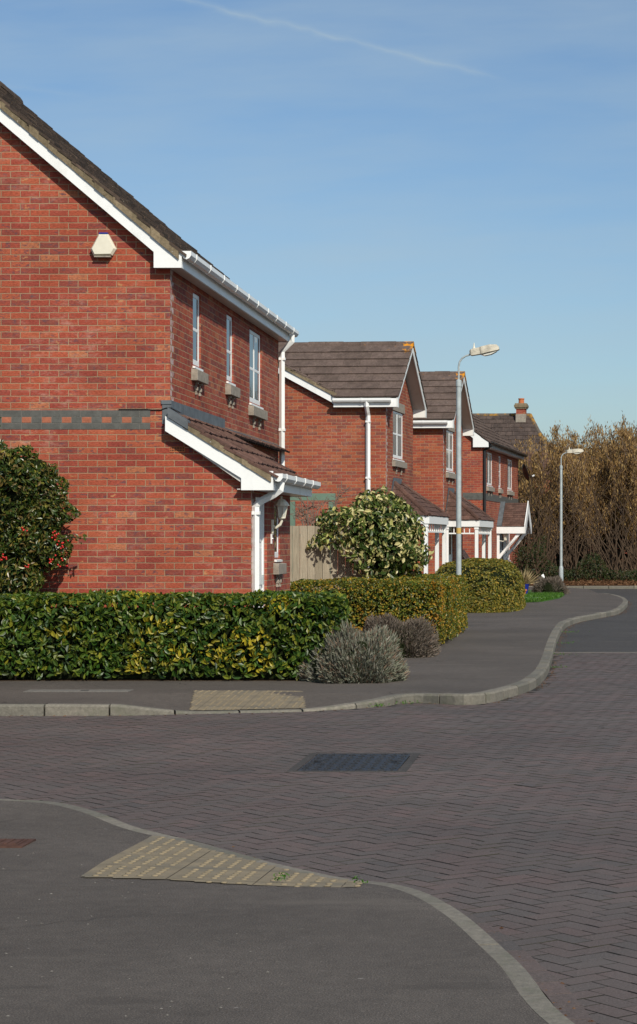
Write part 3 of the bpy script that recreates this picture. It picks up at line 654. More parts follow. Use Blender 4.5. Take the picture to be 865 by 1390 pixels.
def gutter_x(parent, y, z, x0, x1, mat='white', name='gutter'):
    """gutter along x on a face that looks to -y"""
    mb = MB(); mb.prism([(y-p,z+q) for p, q in GUT], 'x', x0, x1); cap = [(y-p,z+q) for p, q in GUT[:7]]
    mb.prism(cap, 'x', x0-.004, x0+.004); mb.prism(cap, 'x', x1-.004, x1+.004)
    o = mb.build(name, M[mat], parent); n = max(int((x1-x0)/.75), 1)
    for i in range(n):
        xx = x0+(i+.5)*(x1-x0)/n; m2 = MB(); c = [(y-.055-(p-.055)*1.12, z+.004+q*1.12) for p, q in GUT[:7]]; m2.prism(c, 'x', xx-.016, xx+.016); m2.build('gutter_bracket', M[mat], o)
    return o
def pipe(parent, pts, w_=.033, mat='white', clips=(), name='downpipe', n=4):
    mb = MB(); mb.tube(pts, w_*(1.3 if n == 4 else 1), n)
    o = mb.build(name, M[mat], parent)
    for (x, y, z) in clips:
        m2 = MB(); m2.box(x-w_-.012,x+w_+.02,y-w_-.006,y+w_+.006,z-.02,z+.02); m2.build('pipe_clip', M[mat], o)
    return o

# ================================================================ house A: the near house
A = empty('brick_house', (-4.81,24.1,0), 0, 'near red brick house with tall white bargeboard, alarm box and tiled lean-to over its door', 'house')
LEN = 8.6
mb = MB()
mb.add([(-8.4,0,-.2),(.946,0,-.2),(.946,0,2.28),(0,0,2.86),(0,0,4.85),(-4.2,0,8.40),(-8.4,0,4.85)], [(0,1,2,3,4,5,6)])
mb.add([(-8.4,LEN,-.2),(0,LEN,-.2),(0,LEN,4.85),(-4.2,LEN,8.40),(-8.4,LEN,4.85)], [(0,1,2,3,4)])
mb.add([(-8.4,0,-.2),(-8.4,LEN,-.2),(-8.4,LEN,4.85),(-8.4,0,4.85)], [(0,1,2,3)])
WA = [(1.41,1.93,3.72,4.62),(3.83,4.37,3.72,4.62),(5.76,6.86,3.56,4.62)]
wall_face_x(mb, 0, 0, LEN, 0, 4.85, WA)
wall_face_x(mb, .946, 0, 3.22, -.2, 2.28, [(.33,1.20,0,2.06),(1.84,2.30,1.32,2.02)])
mb.add([(0,3.22,-.2),(.946,3.22,-.2),(.946,3.22,2.28),(0,3.22,2.86)], [(0,1,2,3)])
A_wall = mb.build('wall', M['brick_a'], A)
mb = MB()
# blue band: a course, a chequered course, a course, 4 mm proud of the wall
for r_, z in enumerate((2.834, 2.909, 2.984)):
    x = -8.4; k = 0
    while x < -.25:
        L_ = .2215 if r_ != 1 else .1085
        x1 = min(x+L_, -.232)
        if r_ == 1 and k % 2: pass
        else: mb.box(x, x1, -.006, .0, z+.004, z+.071)
        x += L_+.0085; k += 1
mb.cur = 1; mb.box(-8.4,-.232,-.0025,0,2.834,3.059); mb.cur = 2; x = -8.4+.117; 
while x < -.25: mb.box(x, min(x+.1085,-.232), -.006, 0, 2.914, 2.979); x += .234
mb.build('band', [M['greybrick'], M['concrete'], M['brickplain']], A_wall)
for (y0,y1,z0,z1), n_, t_ in zip(WA, (1,1,2), (.50,.45,.47)): window(A, 0, y0, y1, z0, z1, n_, t_)
# room behind the panes is dark: a closed box inside
# main roof
sl = .848; c_, s_n = 1/math.hypot(1, sl), sl/math.hypot(1, sl)
mb = MB(); mb.prism([(.15,4.94-.848*.15),(-4.2,8.50),(-8.55,4.81),(-8.55,4.73),(-4.2,8.38),(.15,4.70)], 'y', -.11, LEN+.11); A_roof = mb.build('roof', M['soffit'], A)
zt = lambda x: 4.985-.848*x
mb = MB(); tiles(mb, (.205,-.17,zt(.205)), (0,1,0), (-c_,0,s_n), LEN+.32, 5.62, gauge=.335, tw=.38, th=.026, jit=.005, roll=False, nose=.6)
tiles(mb, (-8.605,LEN+.15,zt(.205)), (0,-1,0), (c_,0,s_n), LEN+.32, 5.62, gauge=.335, tw=.38, th=.030)
mb.build('roof_tiles', M['tile_a'], A_roof)
mb = MB(); ridge_tiles(mb, (-4.2,-.17,zt(-4.2)+.02), (-4.2,LEN+.15,zt(-4.2)+.02)); mb.build('ridge_tiles', M['tile_a'], A_roof)
for yy in (-.165, LEN+.06):
    mb = MB()
    N_ = 40
    for i in range(N_):     # broken mortar bed below the verge tiles
        x0 = .13-4.33*i/N_; x1 = .13-4.33*(i+1)/N_; j = random.uniform(-.012,.012); k = random.uniform(-.006,.008)
        mb.hexa([(x0,yy+k,zt(x0)-.075),(x0,yy+.12,zt(x0)-.075),(x1,yy+.12,zt(x1)-.075),(x1,yy+k,zt(x1)-.075)],
                [(x0,yy+k,zt(x0)+.028+j),(x0,yy+.12,zt(x0)+.03),(x1,yy+.12,zt(x1)+.03),(x1,yy+k,zt(x1)+.028+j)])
    mb.build('verge_mortar', M['mortar'], A_roof)
bt = lambda x: 4.94-.848*x
for y0, y1 in ((-.140,-.115),(LEN+.115,LEN+.14)):
    mb = MB(); mb.prism([(-4.2,8.50),(-4.2,8.31),(-.164,4.89),(-.164,4.706),(.161,4.706),(.161,4.905),(.04,4.906)], 'y', y0, y1)
    mb.prism([(-4.2,8.50),(-8.44,4.906),(-8.561,4.905),(-8.561,4.706),(-8.236,4.706),(-8.236,4.89),(-4.2,8.31)], 'y', y0, y1)
    mb.build('bargeboard', M['white'], A)
mb = MB(); mb.box(.143,.161,-.113,LEN+.113,4.706,4.86); mb.build('fascia', M['white'], A)
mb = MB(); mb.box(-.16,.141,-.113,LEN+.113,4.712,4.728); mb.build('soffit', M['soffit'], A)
gutter(A, .163, 4.90, -.14, 8.95)
pipe(A, [(.225,8.52,4.80),(.225,8.52,4.70),(.07,8.50,4.53),(.07,8.50,0)], .034, clips=[(.07,8.5,4.42),(.07,8.5,3.3)])
# alarm box: tapered six sided cover
def fr(zoffs, sc_):
    c0 = (-.768, 4.965); P = [(-.055,.145),(.055,.145),(.150,-.03),(.105,-.105),(-.115,-.11),(-.150,-.035)]
    return [(c0[0]+x*sc_, zoffs, c0[1]+z*sc_) for x, z in P]
mb = MB(); v0 = fr(-.001,1.0); v1 = fr(-.05,1.0); v2 = fr(-.085,.84)
mb.add(v0+v1+v2, [(i,(i+1)%6,6+(i+1)%6,6+i) for i in range(6)]+[(6+i,6+(i+1)%6,12+(i+1)%6,12+i) for i in range(6)]+[(12,13,14,15,16,17)])
ab = mb.build('alarm_box', M['cream'], A)
mb = MB(); mb.box(-.82,-.716,-.06,-.002,5.112,5.128); mb.build('strobe_cover', M['bluepot'], ab)
mb = MB(); mb.box(-.87,-.68,-.083,-.002,4.838,4.853); mb.build('grille', M['stone'], ab)
mb = MB(); mb.box(-.005,.175,-.004,0,2.57,2.635); avb = mb.build('air_brick', M['terra'], A)
mb = MB()
for i in range(9):
    for j in range(2): mb.box(.003+i*.0185,.014+i*.0185,-.0055,-.004,2.58+j*.027,2.60+j*.027)
mb.build('vent_hole', M['dark'], avb)
mb = MB(); mb.tube([(-.6,-.008,3.068),(-.27,-.008,3.068),(-.2,-.008,3.062),(-.11,-.012,3.062),(-.04,-.016,3.085),(.02,-.016,3.085),(.03,.5,3.06)], .007, 6); mb.build('cable', M['black'], A)
# lean-to
lz = lambda x: 2.984-.62*(x+.031)
c2, s2 = 1/math.hypot(1,.62), .62/math.hypot(1,.62)
mb = MB(); mb.prism([(0,lz(0)-.02),(1.2,lz(1.2)-.03),(1.2,2.14),(.95,2.14),(0,2.80)], 'y', -.112, 3.28); LR = mb.build('lean_to_roof', M['soffit'], A)
mb = MB(); zl = lambda x: lz(x)+.05
L_ = 1.31/c2
tiles(mb, (1.26,-.165,zl(1.26)), (0,1,0), (-c2,0,s2), 3.50, 1.255/c2, gauge=.33, tw=.38, jit=.006)
lp = .17
tiles(mb, (lp,3.345,zl(lp)), (0,1,0), (-c2,0,s2), LEN-3.4, (lp-.005)/c2, gauge=.165, tw=.38, jit=.004)
mb.build('roof_tiles', M['porchtile'], LR)
mb = MB(); N_ = 12
for i in range(N_):
    x0 = 1.2-1.02*i/N_; x1 = 1.2-1.02*(i+1)/N_; k = random.uniform(-.005,.006)
    mb.hexa([(x0,-.160+k,zl(x0)-.055),(x0,-.05,zl(x0)-.055),(x1,-.05,zl(x1)-.055),(x1,-.16+k,zl(x1)-.055)],[(x0,-.160+k,zl(x0)+.028),(x0,-.05,zl(x0)+.03),(x1,-.05,zl(x1)+.03),(x1,-.16+k,zl(x1)+.028)])
mb.build('verge_mortar', M['mortar'], LR)
mb = MB()
mb.box(.002,.014,-.012,3.62,3.03,3.175)                       # lead along the wall
mb.box(-.09,0,-.012,-.002,2.90,3.165); mb.box(-.10,.02,-.022,-.012,3.13,3.175)
mb.prism([(.004,zl(0)+.065),(.24,zl(.24)+.065),(.24,zl(.24)-.04),(.004,zl(0)-.045)], 'y', -.176, -.02)
mb.build('flashing', M['lead'], LR)
mb = MB(); mb.box(.002,.012,3.62,LEN,2.99,3.06)
for i in range(22): mb.box(.012,.03,3.9+i*.215,4.0+i*.215,2.955,3.05)
mb.build('flashing', M['lead'], LR)
mb = MB(); mb.prism([(-.031,2.984),(-.031,2.81),(.852,2.262),(.852,2.122),(1.223,2.122),(1.223,2.344),(1.0,2.344)], 'y', -.140, -.115); mb.build('bargeboard', M['white'], A)
mb = MB(); mb.prism([(0,2.95),(0,2.80),(.852,2.262),(.852,2.122),(1.223,2.122),(1.223,2.25)], 'y', 3.285, 3.305); mb.build('bargeboard', M['white'], A)
mb = MB(); mb.box(1.205,1.223,-.113,3.283,2.122,2.27); mb.build('fascia', M['white'], A)
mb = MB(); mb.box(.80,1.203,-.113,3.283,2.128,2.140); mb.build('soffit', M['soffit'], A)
gutter(A, 1.225, 2.315, -.13, 3.36, step=.75)
pipe(A, [(1.28,.10,2.22),(1.27,.09,2.13),(1.20,.08,2.08),(1.02,.075,1.985),(.985,.075,1.93),(.985,.075,0)], .034, clips=[(.985,.075,1.86),(.985,.075,.9)])
# front door
mb = MB(); mb.box(.86,.915,.33,.395,0,2.06); mb.box(.86,.915,1.135,1.20,0,2.06); mb.box(.86,.915,.395,1.135,2.0,2.06); mb.build('door_frame', M['white'], A, bevel=.005)
mb = MB(); mb.box(.865,.895,.40,1.13,.02,1.995)
for z0, z1 in ((.18,.85),(1.0,1.45),(1.52,1.90)):
    for y0, y1 in ((.48,.74),(.80,1.05)): mb.box(.895,.905,y0,y1,z0,z1)
dr = mb.build('door', M['white'], A, bevel=.006)
mb = MB(); mb.box(.905,.925,1.06,1.09,1.0,1.12); mb.build('handle', M['galv'], dr)
mb = MB(); mb.box(.905,.915,.66,.88,.92,.96); mb.build('letterbox', M['galv'], dr)
window(A, .946, 1.84, 2.30, 1.32, 2.02, 1, 0, hang=.07)
# wall lantern
mb = MB(); mb.tube([(.95,1.6,1.72),(1.0,1.6,1.70),(1.05,1.6,1.735),(1.07,1.6,1.78),(1.065,1.6,1.815)], [.018,.02,.018,.016,.02], 8); mb.tube([(.947,1.6,1.66),(.962,1.6,1.66)], .055, 10); mb.box(.946,.966,1.56,1.64,1.63,1.80)
lan = mb.build('wall_lantern', M['cream'], A, smooth=False)
mb = MB(); mb.lathe([(.030,1.815),(.045,1.83),(.072,1.97),(.072,1.975)], (1.065,1.6,0), 6); mb.build('lantern_glass', M['lglass'], lan)
mb = MB(); mb.lathe([(.10,1.972),(.098,1.985),(.075,2.02),(.04,2.05),(.012,2.062),(.012,2.075),(.02,2.085),(.004,2.10)], (1.065,1.6,0), 12)
for k in range(6):
    t = math.pi*2*k/6; mb.tube([(1.065+.046*math.cos(t),1.6+.046*math.sin(t),1.82),(1.065+.075*math.cos(t),1.6+.075*math.sin(t),1.975)], .006, 4)
mb.lathe([(.02,1.80),(.05,1.815),(.05,1.83)], (1.065,1.6,0), 12)
mb.build('lantern_cap', M['cream'], lan)
mb = MB(); mb.box(.947,.962,1.50,1.56,1.50,1.62); mb.lathe([(.016,0),(.012,.012)], (.962,1.53,1.56), 8); mb.build('doorbell', M['white'], A)

# ================================================================ houses B and C: cross gable to the street
R5 = -R(4.9); UD = Vector((math.sin(R(4.9)), math.cos(R(4.9)), 0)); VD = Vector((math.cos(R(4.9)), -math.sin(R(4.9)), 0))
CB = Vector((-4.465, 47.0, 0)); CC = CB + UD*8.53
def px_to_t(C, px, v=0.0):
    """distance along the front of house at C where a point with outward offset v shows at px"""
    k = (px-PX)/F; P = C + VD*v
    return (P.x-k*P.y)/(k*UD.y-UD.x)
def gable_house(C, label, brick, tile, win_z, pw0, pw1, canopy):
    hs = empty('brick_house', C, R5, label, 'house', 'gabled brick houses in the row'); W_ = 3.7
    mb = MB(); hr = 4.75+.69*W_/2
    mb.add([(-8.15,0,-.2),(0,0,-.2),(0,0,4.78),(-1.15,0,4.78),(-4.65,0,6.62),(-8.15,0,4.78)], [(0,1,2,3,4,5)])
    y0, y1 = pw0, pw1
    wall_face_x(mb, 0, 0, W_, -.2, 4.75, [(y0,y1,win_z[0],win_z[1]),(1.0,1.95,0,2.05)])
    mb.add([(0,0,4.75),(0,W_,4.75),(0,W_/2,hr)], [(0,1,2)])
    mb.add([(-1.15,W_,-.2),(0,W_,-.2),(0,W_,4.75),(-1.15,W_,4.75)], [(0,1,2,3)])
    wall_face_x(mb, -1.15, W_, 7.6, -.2, 4.78, [(4.6,5.8,.9,2.1),(4.6,5.8,3.5,4.6)])
    mb.add([(-8.15,7.6,-.2),(-1.15,7.6,-.2),(-1.15,7.6,4.78),(-4.65,7.6,6.62),(-8.15,7.6,4.78)], [(0,1,2,3,4)]); mb.add([(-8.15,0,-.2),(-8.15,7.6,-.2),(-8.15,7.6,4.78),(-8.15,0,4.78)], [(0,1,2,3)])
    mb.build('wall', M[brick], hs)
    window(hs, 0, y0, y1, *win_z, 2, .52, lintel=True, glass='curtain'); window(hs, -1.15, 4.6,5.8,3.5,4.6,2,.5); window(hs, -1.15, 4.6,5.8,.9,2.1,2,.5)
    mb = MB(); mb.box(-.09,-.04,1.0,1.95,0,2.05); dr = mb.build('door', M['white'], hs); mb = MB(); mb.box(-.04,-.035,1.25,1.7,1.2,1.85); mb.build('pane', M['glass'], dr)
    # main roof (ridge along y)
    c_, s_ = 1/math.hypot(1,.535), .535/math.hypot(1,.535)
    mt = lambda x: 4.90-.535*(x+1.15)
    mb = MB(); mb.prism([(-.98,mt(-.98)-.05),(-4.65,mt(-4.65)-.05),(-8.32,mt(-.98)-.05),(-8.32,4.66),(-4.65,6.5),(-.98,4.66)], 'y', .0, 7.7); rf = mb.build('roof', M['soffit'], hs)
    mb = MB(); tiles(mb, (-.93,-.17,mt(-.93)), (0,1,0), (-c_,0,s_), 7.95, 3.72/c_, gauge=.34, tw=.38, lo=lambda t: 0 if t > .30 else 3.8); tiles(mb, (-8.37,7.78,mt(-.93)), (0,-1,0), (c_,0,s_), 7.95, 3.72/c_, gauge=.34, tw=.38)
    # wing roof (ridge along x): eave line at y=-.2, z 4.80
    p_ = .69; cp, sp_ = 1/math.hypot(1,p_), p_/math.hypot(1,p_); Lw = (W_/2+.2)/cp
    # left limit: the wing slope starts on the main verge line and runs out to the front gable
    zc = lambda t: 4.80+t*sp_
    lim = lambda t: (-1.15-((zc(t)-4.87)/.535)) if zc(t) > 4.87 else -1.15
    tiles(mb, (0,-.2,4.80), (1,0,0), (0,cp,sp_), .33, Lw, gauge=.345, tw=.40, th=.034, jit=.002, lo=lambda t: lim(t), hi=lambda t: .33, roll=False)
    tiles(mb, (0,W_+.2,4.80), (1,0,0), (0,-cp,sp_), .33, Lw, gauge=.345, tw=.40, th=.034, jit=.002, lo=lambda t: lim(t), hi=lambda t: .33, roll=False)
    mb.build('roof_tiles', M[tile], rf)
    zr = 4.80+Lw*sp_
    mb = MB(); ridge_tiles(mb, (-4.3,W_/2,zr+.02), (.33,W_/2,zr+.02), r=.11); mb.build('ridge_tiles', M[tile], rf); mb = MB(); ridge_tiles(mb, (-4.65,-.15,mt(-4.65)+.03), (-4.65,7.7,mt(-4.65)+.03)); mb.build('ridge_tiles', M[tile], rf)
    mb = MB()
    for i in range(26):
        x0 = -1.1-3.55*i/26; x1 = -1.1-3.55*(i+1)/26
        mb.hexa([(x0,-.17,mt(x0)-.05),(x0,-.03,mt(x0)-.05),(x1,-.03,mt(x1)-.05),(x1,-.17,mt(x1)-.05)],[(x0,-.17,mt(x0)+.035),(x0,-.03,mt(x0)+.035),(x1,-.03,mt(x1)+.035),(x1,-.17,mt(x1)+.035)])
    mb.build('verge_mortar', M['mortar'], rf)
    # deck below the wing tiles
    mb = MB(); mb.prism([(-.18,4.78),(W_/2,zr-.04),(W_+.18,4.78),(W_+.18,4.68),(W_/2,zr-.14),(-.18,4.68)], 'x', -1.2, .27); mb.build('verge_soffit', M['soffit'], rf)
    mb = MB(); mb.prism([(-1.15,mt(-1.15)-.03),(-4.65,mt(-4.65)-.03),(-4.65,mt(-4.65)-.20),(-1.10,mt(-1.10)-.22)], 'y', -.14, -.115); mb.build('bargeboard', M['white'], hs)
    # front gable boards (look to +x), box ends at the feet
    for sg in (0, 1):
        Yf = (lambda y: y) if sg == 0 else (lambda y: W_-y)
        mb = MB(); mb.prism([(Yf(-.2),4.82),(Yf(W_/2),zr+.0),(Yf(W_/2),zr-.19),(Yf(-.02),4.78),(Yf(-.02),4.60),(Yf(-.2),4.60)], 'x', .28, .305); mb.build('bargeboard', M['white2'], hs)
        mb = MB(); ya, yb = sorted((Yf(-.2), Yf(-.02))); mb.box(-.0,.278,ya,yb,4.60,4.79) if sg else None
        if sg: mb.build('box_end', M['white2'], hs)
    mb = MB(); mb.box(-1.17,.278,-.2,-.175,4.605,4.80); mb.build('fascia', M['white'], hs)
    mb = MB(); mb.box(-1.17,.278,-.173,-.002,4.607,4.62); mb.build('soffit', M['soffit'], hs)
    gutter_x(hs, -.202, 4.80, -1.17, .16)
    mb = MB(); mb.box(-1.0,-.975,3.9,7.7,4.62,4.80); mb.build('fascia', M['white'], hs); gutter(hs, -.97, 4.80, 3.95, 7.7)
    # porch canopy, hipped
    ya, yb, wd, ez, ry0, ry1, rz = canopy
    E = [Vector((0,ya,ez)),Vector((wd,ya,ez)),Vector((wd,yb,ez)),Vector((0,yb,ez))]; R0 = Vector((0,ry0,rz)); R1 = Vector((0,ry1,rz))
    mb = MB(); d_ = Vector((0,0,-.05)); mb.add([E[0],E[1],E[2],E[3],R1,R0], [(0,1,5),(1,2,4,5),(2,3,4),(0,5,4,3)]); pr = mb.build('porch_roof', M['soffit'], hs)
    mb = MB()
    up = Vector((0,ry0-ya,rz-ez)); L0 = up.length; tiles(mb, E[0], (1,0,0), up.normalized(), wd, L0, gauge=.17, tw=.17, th=.018, hi=lambda t: wd*(1-t/L0), roll=False)
    up = Vector((-wd,0,rz-ez)); L1 = up.length; tiles(mb, E[1], (0,1,0), up.normalized(), yb-ya, L1, gauge=.17, tw=.17, th=.018, lo=lambda t: (ry0-ya)*t/L1, hi=lambda t: (yb-ya)-(yb-ry1)*t/L1, roll=False)
    up = Vector((0,ry1-yb,rz-ez)); L2 = up.length; tiles(mb, E[3], (1,0,0), up.normalized(), wd, L2, gauge=.17, tw=.17, th=.018, hi=lambda t: wd*(1-t/L2), roll=False)
    mb.build('roof_tiles', M['porchtile'], pr)
    mb = MB(); ridge_tiles(mb, R0+Vector((.02,0,.03)), E[1]+Vector((0,0,.04)), r=.07, L=.3); mb.build('hip_tiles', M['porchtile'], pr); mb = MB(); ridge_tiles(mb, R1+Vector((.02,0,.03)), E[2]+Vector((0,0,.04)), r=.07, L=.3); mb.build('hip_tiles', M['porchtile'], pr)
    mb = MB(); mb.add([(.012,ya-.05,ez+.05),(.012,ry0-.15,rz+.14),(.012,ry1+.1,rz+.14),(.012,ry1+.1,rz-.05),(.012,ry0+.02,rz-.03),(.012,ya+.30,ez+.05),(.012,ya+.2,ez-.04)], [(0,1,2,3,4,5,6)])
    mb.prism([(ya-.02,ez+.02),(ry0-.12,rz+.13),(ry1+.1,rz+.13),(ry1+.1,rz+.02),(ry0+.02,rz+.02),(ya+.25,ez+.02)], 'x', .002, .010); mb.build('flashing', M['lead'], pr)
    mb = MB(); hb = .17
    mb.box(0,wd-.03,ya+.02,ya+.05,ez-hb,ez-.002); mb.box(wd-.03,wd,ya+.02,yb-.02,ez-hb,ez-.002); mb.box(0,wd-.03,yb-.05,yb-.02,ez-hb,ez-.002); mb.build('porch_beam', M['white'], hs)
    for (x, y) in ((.05,ya+.10),(wd-.09,ya+.10),(wd-.09,yb-.12),(wd*.72,yb-.12)):
        mb = MB(); mb.box(x-.045,x+.045,y-.045,y+.045,-.1,ez-hb-.002); mb.box(x-.06,x+.06,y-.06,y+.06,ez-hb-.075,ez-hb-.004); mb.build('post', M['white'], hs, bevel=.006)
    mb = MB(); zb = ez-hb; mb.box(.10,wd-.14,ya+.085,ya+.115,zb-.20,zb-.165); mb.box(wd-.105,wd-.075,ya+.15,yb-.17,zb-.20,zb-.165)
    for i in range(1,5): mb.box(.10+(wd-.24)*i/5-.012,.10+(wd-.24)*i/5+.012,ya+.085,ya+.115,zb-.165,zb-.002)
    for i in range(1,9): mb.box(wd-.105,wd-.075,ya+.15+(yb-ya-.32)*i/9-.012,ya+.15+(yb-ya-.32)*i/9+.012,zb-.165,zb-.002)
    mb.build('lattice', M['white'], hs)
    return hs
B = gable_house(CB, 'second brick house, gabled, with downpipe on its flank, rising behind the variegated bush', 'brick_b', 'tile_b', (3.50,4.60), px_to_t(CB,533.5), px_to_t(CB,547.5), (.28,3.25,.95,2.13,1.05,1.95,2.90))
pipe(B, [(-.40,-.25,4.72),(-.40,-.25,4.62),(-.40,-.14,4.50),(-.40,-.06,4.42),(-.40,-.06,0)], .040, clips=[(-.40,-.06,4.28),(-.40,-.06,3.0)])
Cc = gable_house(CC, 'third brick house, gabled, partly behind the near street lamp', 'brick_c', 'tile_b', (3.50,4.60), px_to_t(CC,606), px_to_t(CC,616), (.28,3.25,.95,2.13,1.05,1.95,2.90))

# ================================================================ house D: far end of the row
CD = Vector((-3.32, 68.9, 0))
D = empty('brick_house', CD, R5, 'last brick house of the row with black downpipe and white braced door canopy', 'house')
LD = px_to_t(CD, 703.5)
WD_ = [(px_to_t(CD,661),px_to_t(CD,668.3)),(px_to_t(CD,677),px_to_t(CD,680)),(px_to_t(CD,689),px_to_t(CD,695.3))]
mb = MB(); mb.add([(-7,0,-.2),(0,0,-.2),(0,0,4.85),(-3.5,0,7.6),(-7,0,4.85)], [(0,1,2,3,4)]); mb.add([(-7,LD,-.2),(0,LD,-.2),(0,LD,4.85),(-3.5,LD,7.6),(-7,LD,4.85)], [(0,1,2,3,4)]); mb.add([(-7,0,-.2),(-7,LD,-.2),(-7,LD,4.85),(-7,0,4.85)], [(0,1,2,3)])
dy0, dy1 = px_to_t(CD,677,0), px_to_t(CD,684,0)
wy0, wy1 = px_to_t(CD,687.5), px_to_t(CD,692.5)
wall_face_x(mb, 0, 0, LD, -.2, 4.85, [(a_,b_,3.50,4.62) for a_, b_ in WD_]+[(dy0,dy1,0,2.0),(wy0,wy1,.9,2.0)])
mb.build('wall', M['brick_d'], D)
for (a_, b_), n_ in zip(WD_, (2,1,2)): window(D, 0, a_, b_, 3.50, 4.62, n_, .5 if n_ == 1 else 0, glass='curtain')
window(D, 0, wy0, wy1, .9, 2.0, 1, 0, glass='curtain')
for y0_, y1_, x0_, x1_ in ((0,0,-7,.02),(0,LD,0,0)):
    mb = MB()
    if x1_: mb.box(-7,.012,-.012,-.001,2.97,3.20)
    else: mb.box(.001,.013,-.012,LD,2.97,3.20)
    mb.build('band', M['greybrick'], D)
sl = .78; c_, s_ = 1/math.hypot(1,sl), sl/math.hypot(1,sl); mt = lambda x: 5.06-sl*x
mb = MB(); mb.prism([(.22,mt(.22)-.04),(-3.5,mt(-3.5)-.04),(-7.2,mt(.2)-.04),(-7.2,4.70),(-3.5,7.5),(.22,4.72)], 'y', -.1, LD+.1); rf = mb.build('roof', M['soffit'], D)
mb = MB(); tiles(mb, (.30,-.17,mt(.30)), (0,1,0), (-c_,0,s_), LD+.32, 3.8/c_, gauge=.34, tw=.38, jit=.006); tiles(mb, (-7.3,LD+.15,mt(.3)), (0,-1,0), (c_,0,s_), LD+.32, 3.8/c_, gauge=.34, tw=.38); mb.build('roof_tiles', M['tile_c'], rf)
mb = MB(); ridge_tiles(mb, (-3.5,-.15,mt(-3.5)+.03), (-3.5,LD+.1,mt(-3.5)+.03)); mb.build('ridge_tiles', M['tile_c'], rf)
mb = MB(); mb.prism([(-3.5,mt(-3.5)-.03),(-3.5,mt(-3.5)-.24),(-.30,5.02),(-.30,4.72),(.22,4.72),(.22,4.90),(.10,mt(.10)-.03)], 'y', -.14, -.115); mb.build('bargeboard', M['white'], D)
mb = MB(); mb.box(.20,.22,-.11,LD+.1,4.72,4.88); mb.build('fascia', M['white'], D)
mb = MB(); mb.box(-.3,.198,-.11,LD+.1,4.725,4.74); mb.build('soffit', M['soffit'], D)
gutter(D, .222, 4.92, -.12, LD+.3, 'black')
pipe(D, [(.27,.05,4.82),(.27,.05,4.76),(.06,.06,4.62),(.06,.06,0)], .055, 'black', n=6)
# canopy over the door
ct0, ct1 = px_to_t(CD,674.5), px_to_t(CD,674.5)+2.0
cz0, crz, cw = 2.10, 2.93, .98; cm = (ct0+ct1)/2+.05
mb = MB(); mb.prism([(ct0,cz0),(cm,crz),(ct1,cz0),(ct1,cz0-.02),(ct0,cz0-.02)], 'x', .0, cw-.06); pr = mb.build('porch_roof', M['soffit'], D)
mb = MB()
for ya, sg in ((ct0,1),(ct1,-1)):
    up = Vector((0,(cm-ya),crz-cz0)); tiles(mb, (.18 if sg == 1 else 0,ya-.04*sg,cz0-.01), (1,0,0), up.normalized(), cw-.2 if sg == 1 else cw, up.length+.04, gauge=.125, tw=.17, th=.016, roll=False)
mb.build('roof_tiles', M['porchtile'], pr)
mb = MB(); up = Vector((0,(cm-ct0),crz-cz0)); nn = Vector((0,-(crz-cz0),cm-ct0)).normalized()
a0 = Vector((.004,ct0-.04,cz0)); mb.add([a0+nn*.045, a0+Vector((.17,0,0))+nn*.045, a0+Vector((.17,0,0))+up*1.05+nn*.045, a0+up*1.05+nn*.045]+[a0, a0+Vector((.17,0,0)), a0+Vector((.17,0,0))+up*1.05, a0+up*1.05], [(0,1,2,3),(4,5,6,7),(0,1,5,4),(1,2,6,5),(2,3,7,6),(3,0,4,7)]); mb.build('flashing', M['lead'], pr)
mb = MB(); mb.prism([(ct0-.06,cz0+.06),(cm,crz+.10),(ct1+.06,cz0+.06),(ct1+.06,cz0-.24),(ct1-.15,cz0-.24),(cm,crz-.35),(ct0+.15,cz0-.24),(ct0-.06,cz0-.24)], 'x', cw, cw+.03); mb.build('bargeboard', M['white'], D)
for y in (ct0-.05, ct1+.03):
    mb = MB(); mb.box(.0,cw-.002,y,y+.025,cz0-.24,cz0-.01); mb.build('fascia', M['white'], D)
for y in (ct0+.06, ct1-.10):
    mb = MB(); mb.box(.0,.09,y-.03,y+.06,.2,cz0-.245); mb.prism([(.09,.95),(.09,1.13),(cw-.12,cz0-.245),(cw-.28,cz0-.245)], 'y', y-.03, y+.06); mb.build('bracket', M['white'], D)
mb = MB(); mb.box(-.08,-.03,dy0,dy1,0,2.0); dr = mb.build('door', M['white'], D)
mb = MB()
for i in range(2):
    for j in range(3): mb.box(-.03,-.024,dy0+.12+i*(dy1-dy0-.2)/2,dy0+.06+(i+1)*(dy1-dy0-.2)/2,.95+j*.33,1.22+j*.33)
mb.build('pane', M['glass'], dr)
mb = MB(); mb.lathe([(.05,0),(.08,.17),(.08,.18),(.11,.19),(.03,.28),(.01,.31)], (.28,dy0-.35,1.62), 6); mb.tube([(0,dy0-.35,1.62),(.2,dy0-.35,1.58),(.28,dy0-.35,1.62)], .015, 5); mb.build('wall_lantern', M['cream'], D)
# satellite dish near the far corner
q = CD + UD*(LD-.35) + VD*0
dish = empty('satellite_dish', q+Vector((0,0,3.75)), R5, 'dark satellite dish seen edge on at the far corner of the last house', 'satellite dish')
mb = MB(); mb.lathe([(.0,0),(.18,.02),(.30,.07),(.34,.10),(.33,.105),(.17,.03),(0,.012)], (0,0,0), 20); d1 = mb.build('dish', M['black'], dish); d1.rotation_euler = (R(-20), R(72), 0); d1.location = (.24,0,.45)
mb = MB(); mb.tube([(0,0,.35),(.12,0,.35),(.20,0,.45)], .02, 6); mb.tube([(.20,0,.42),(.62,-.1,.30)], .012, 5); mb.build('arm', M['black'], dish)
mb = MB(); mb.tube([(.60,-.1,.32),(.68,-.1,.36)], .035, 8); mb.build('receiver', M['white2'], dish)
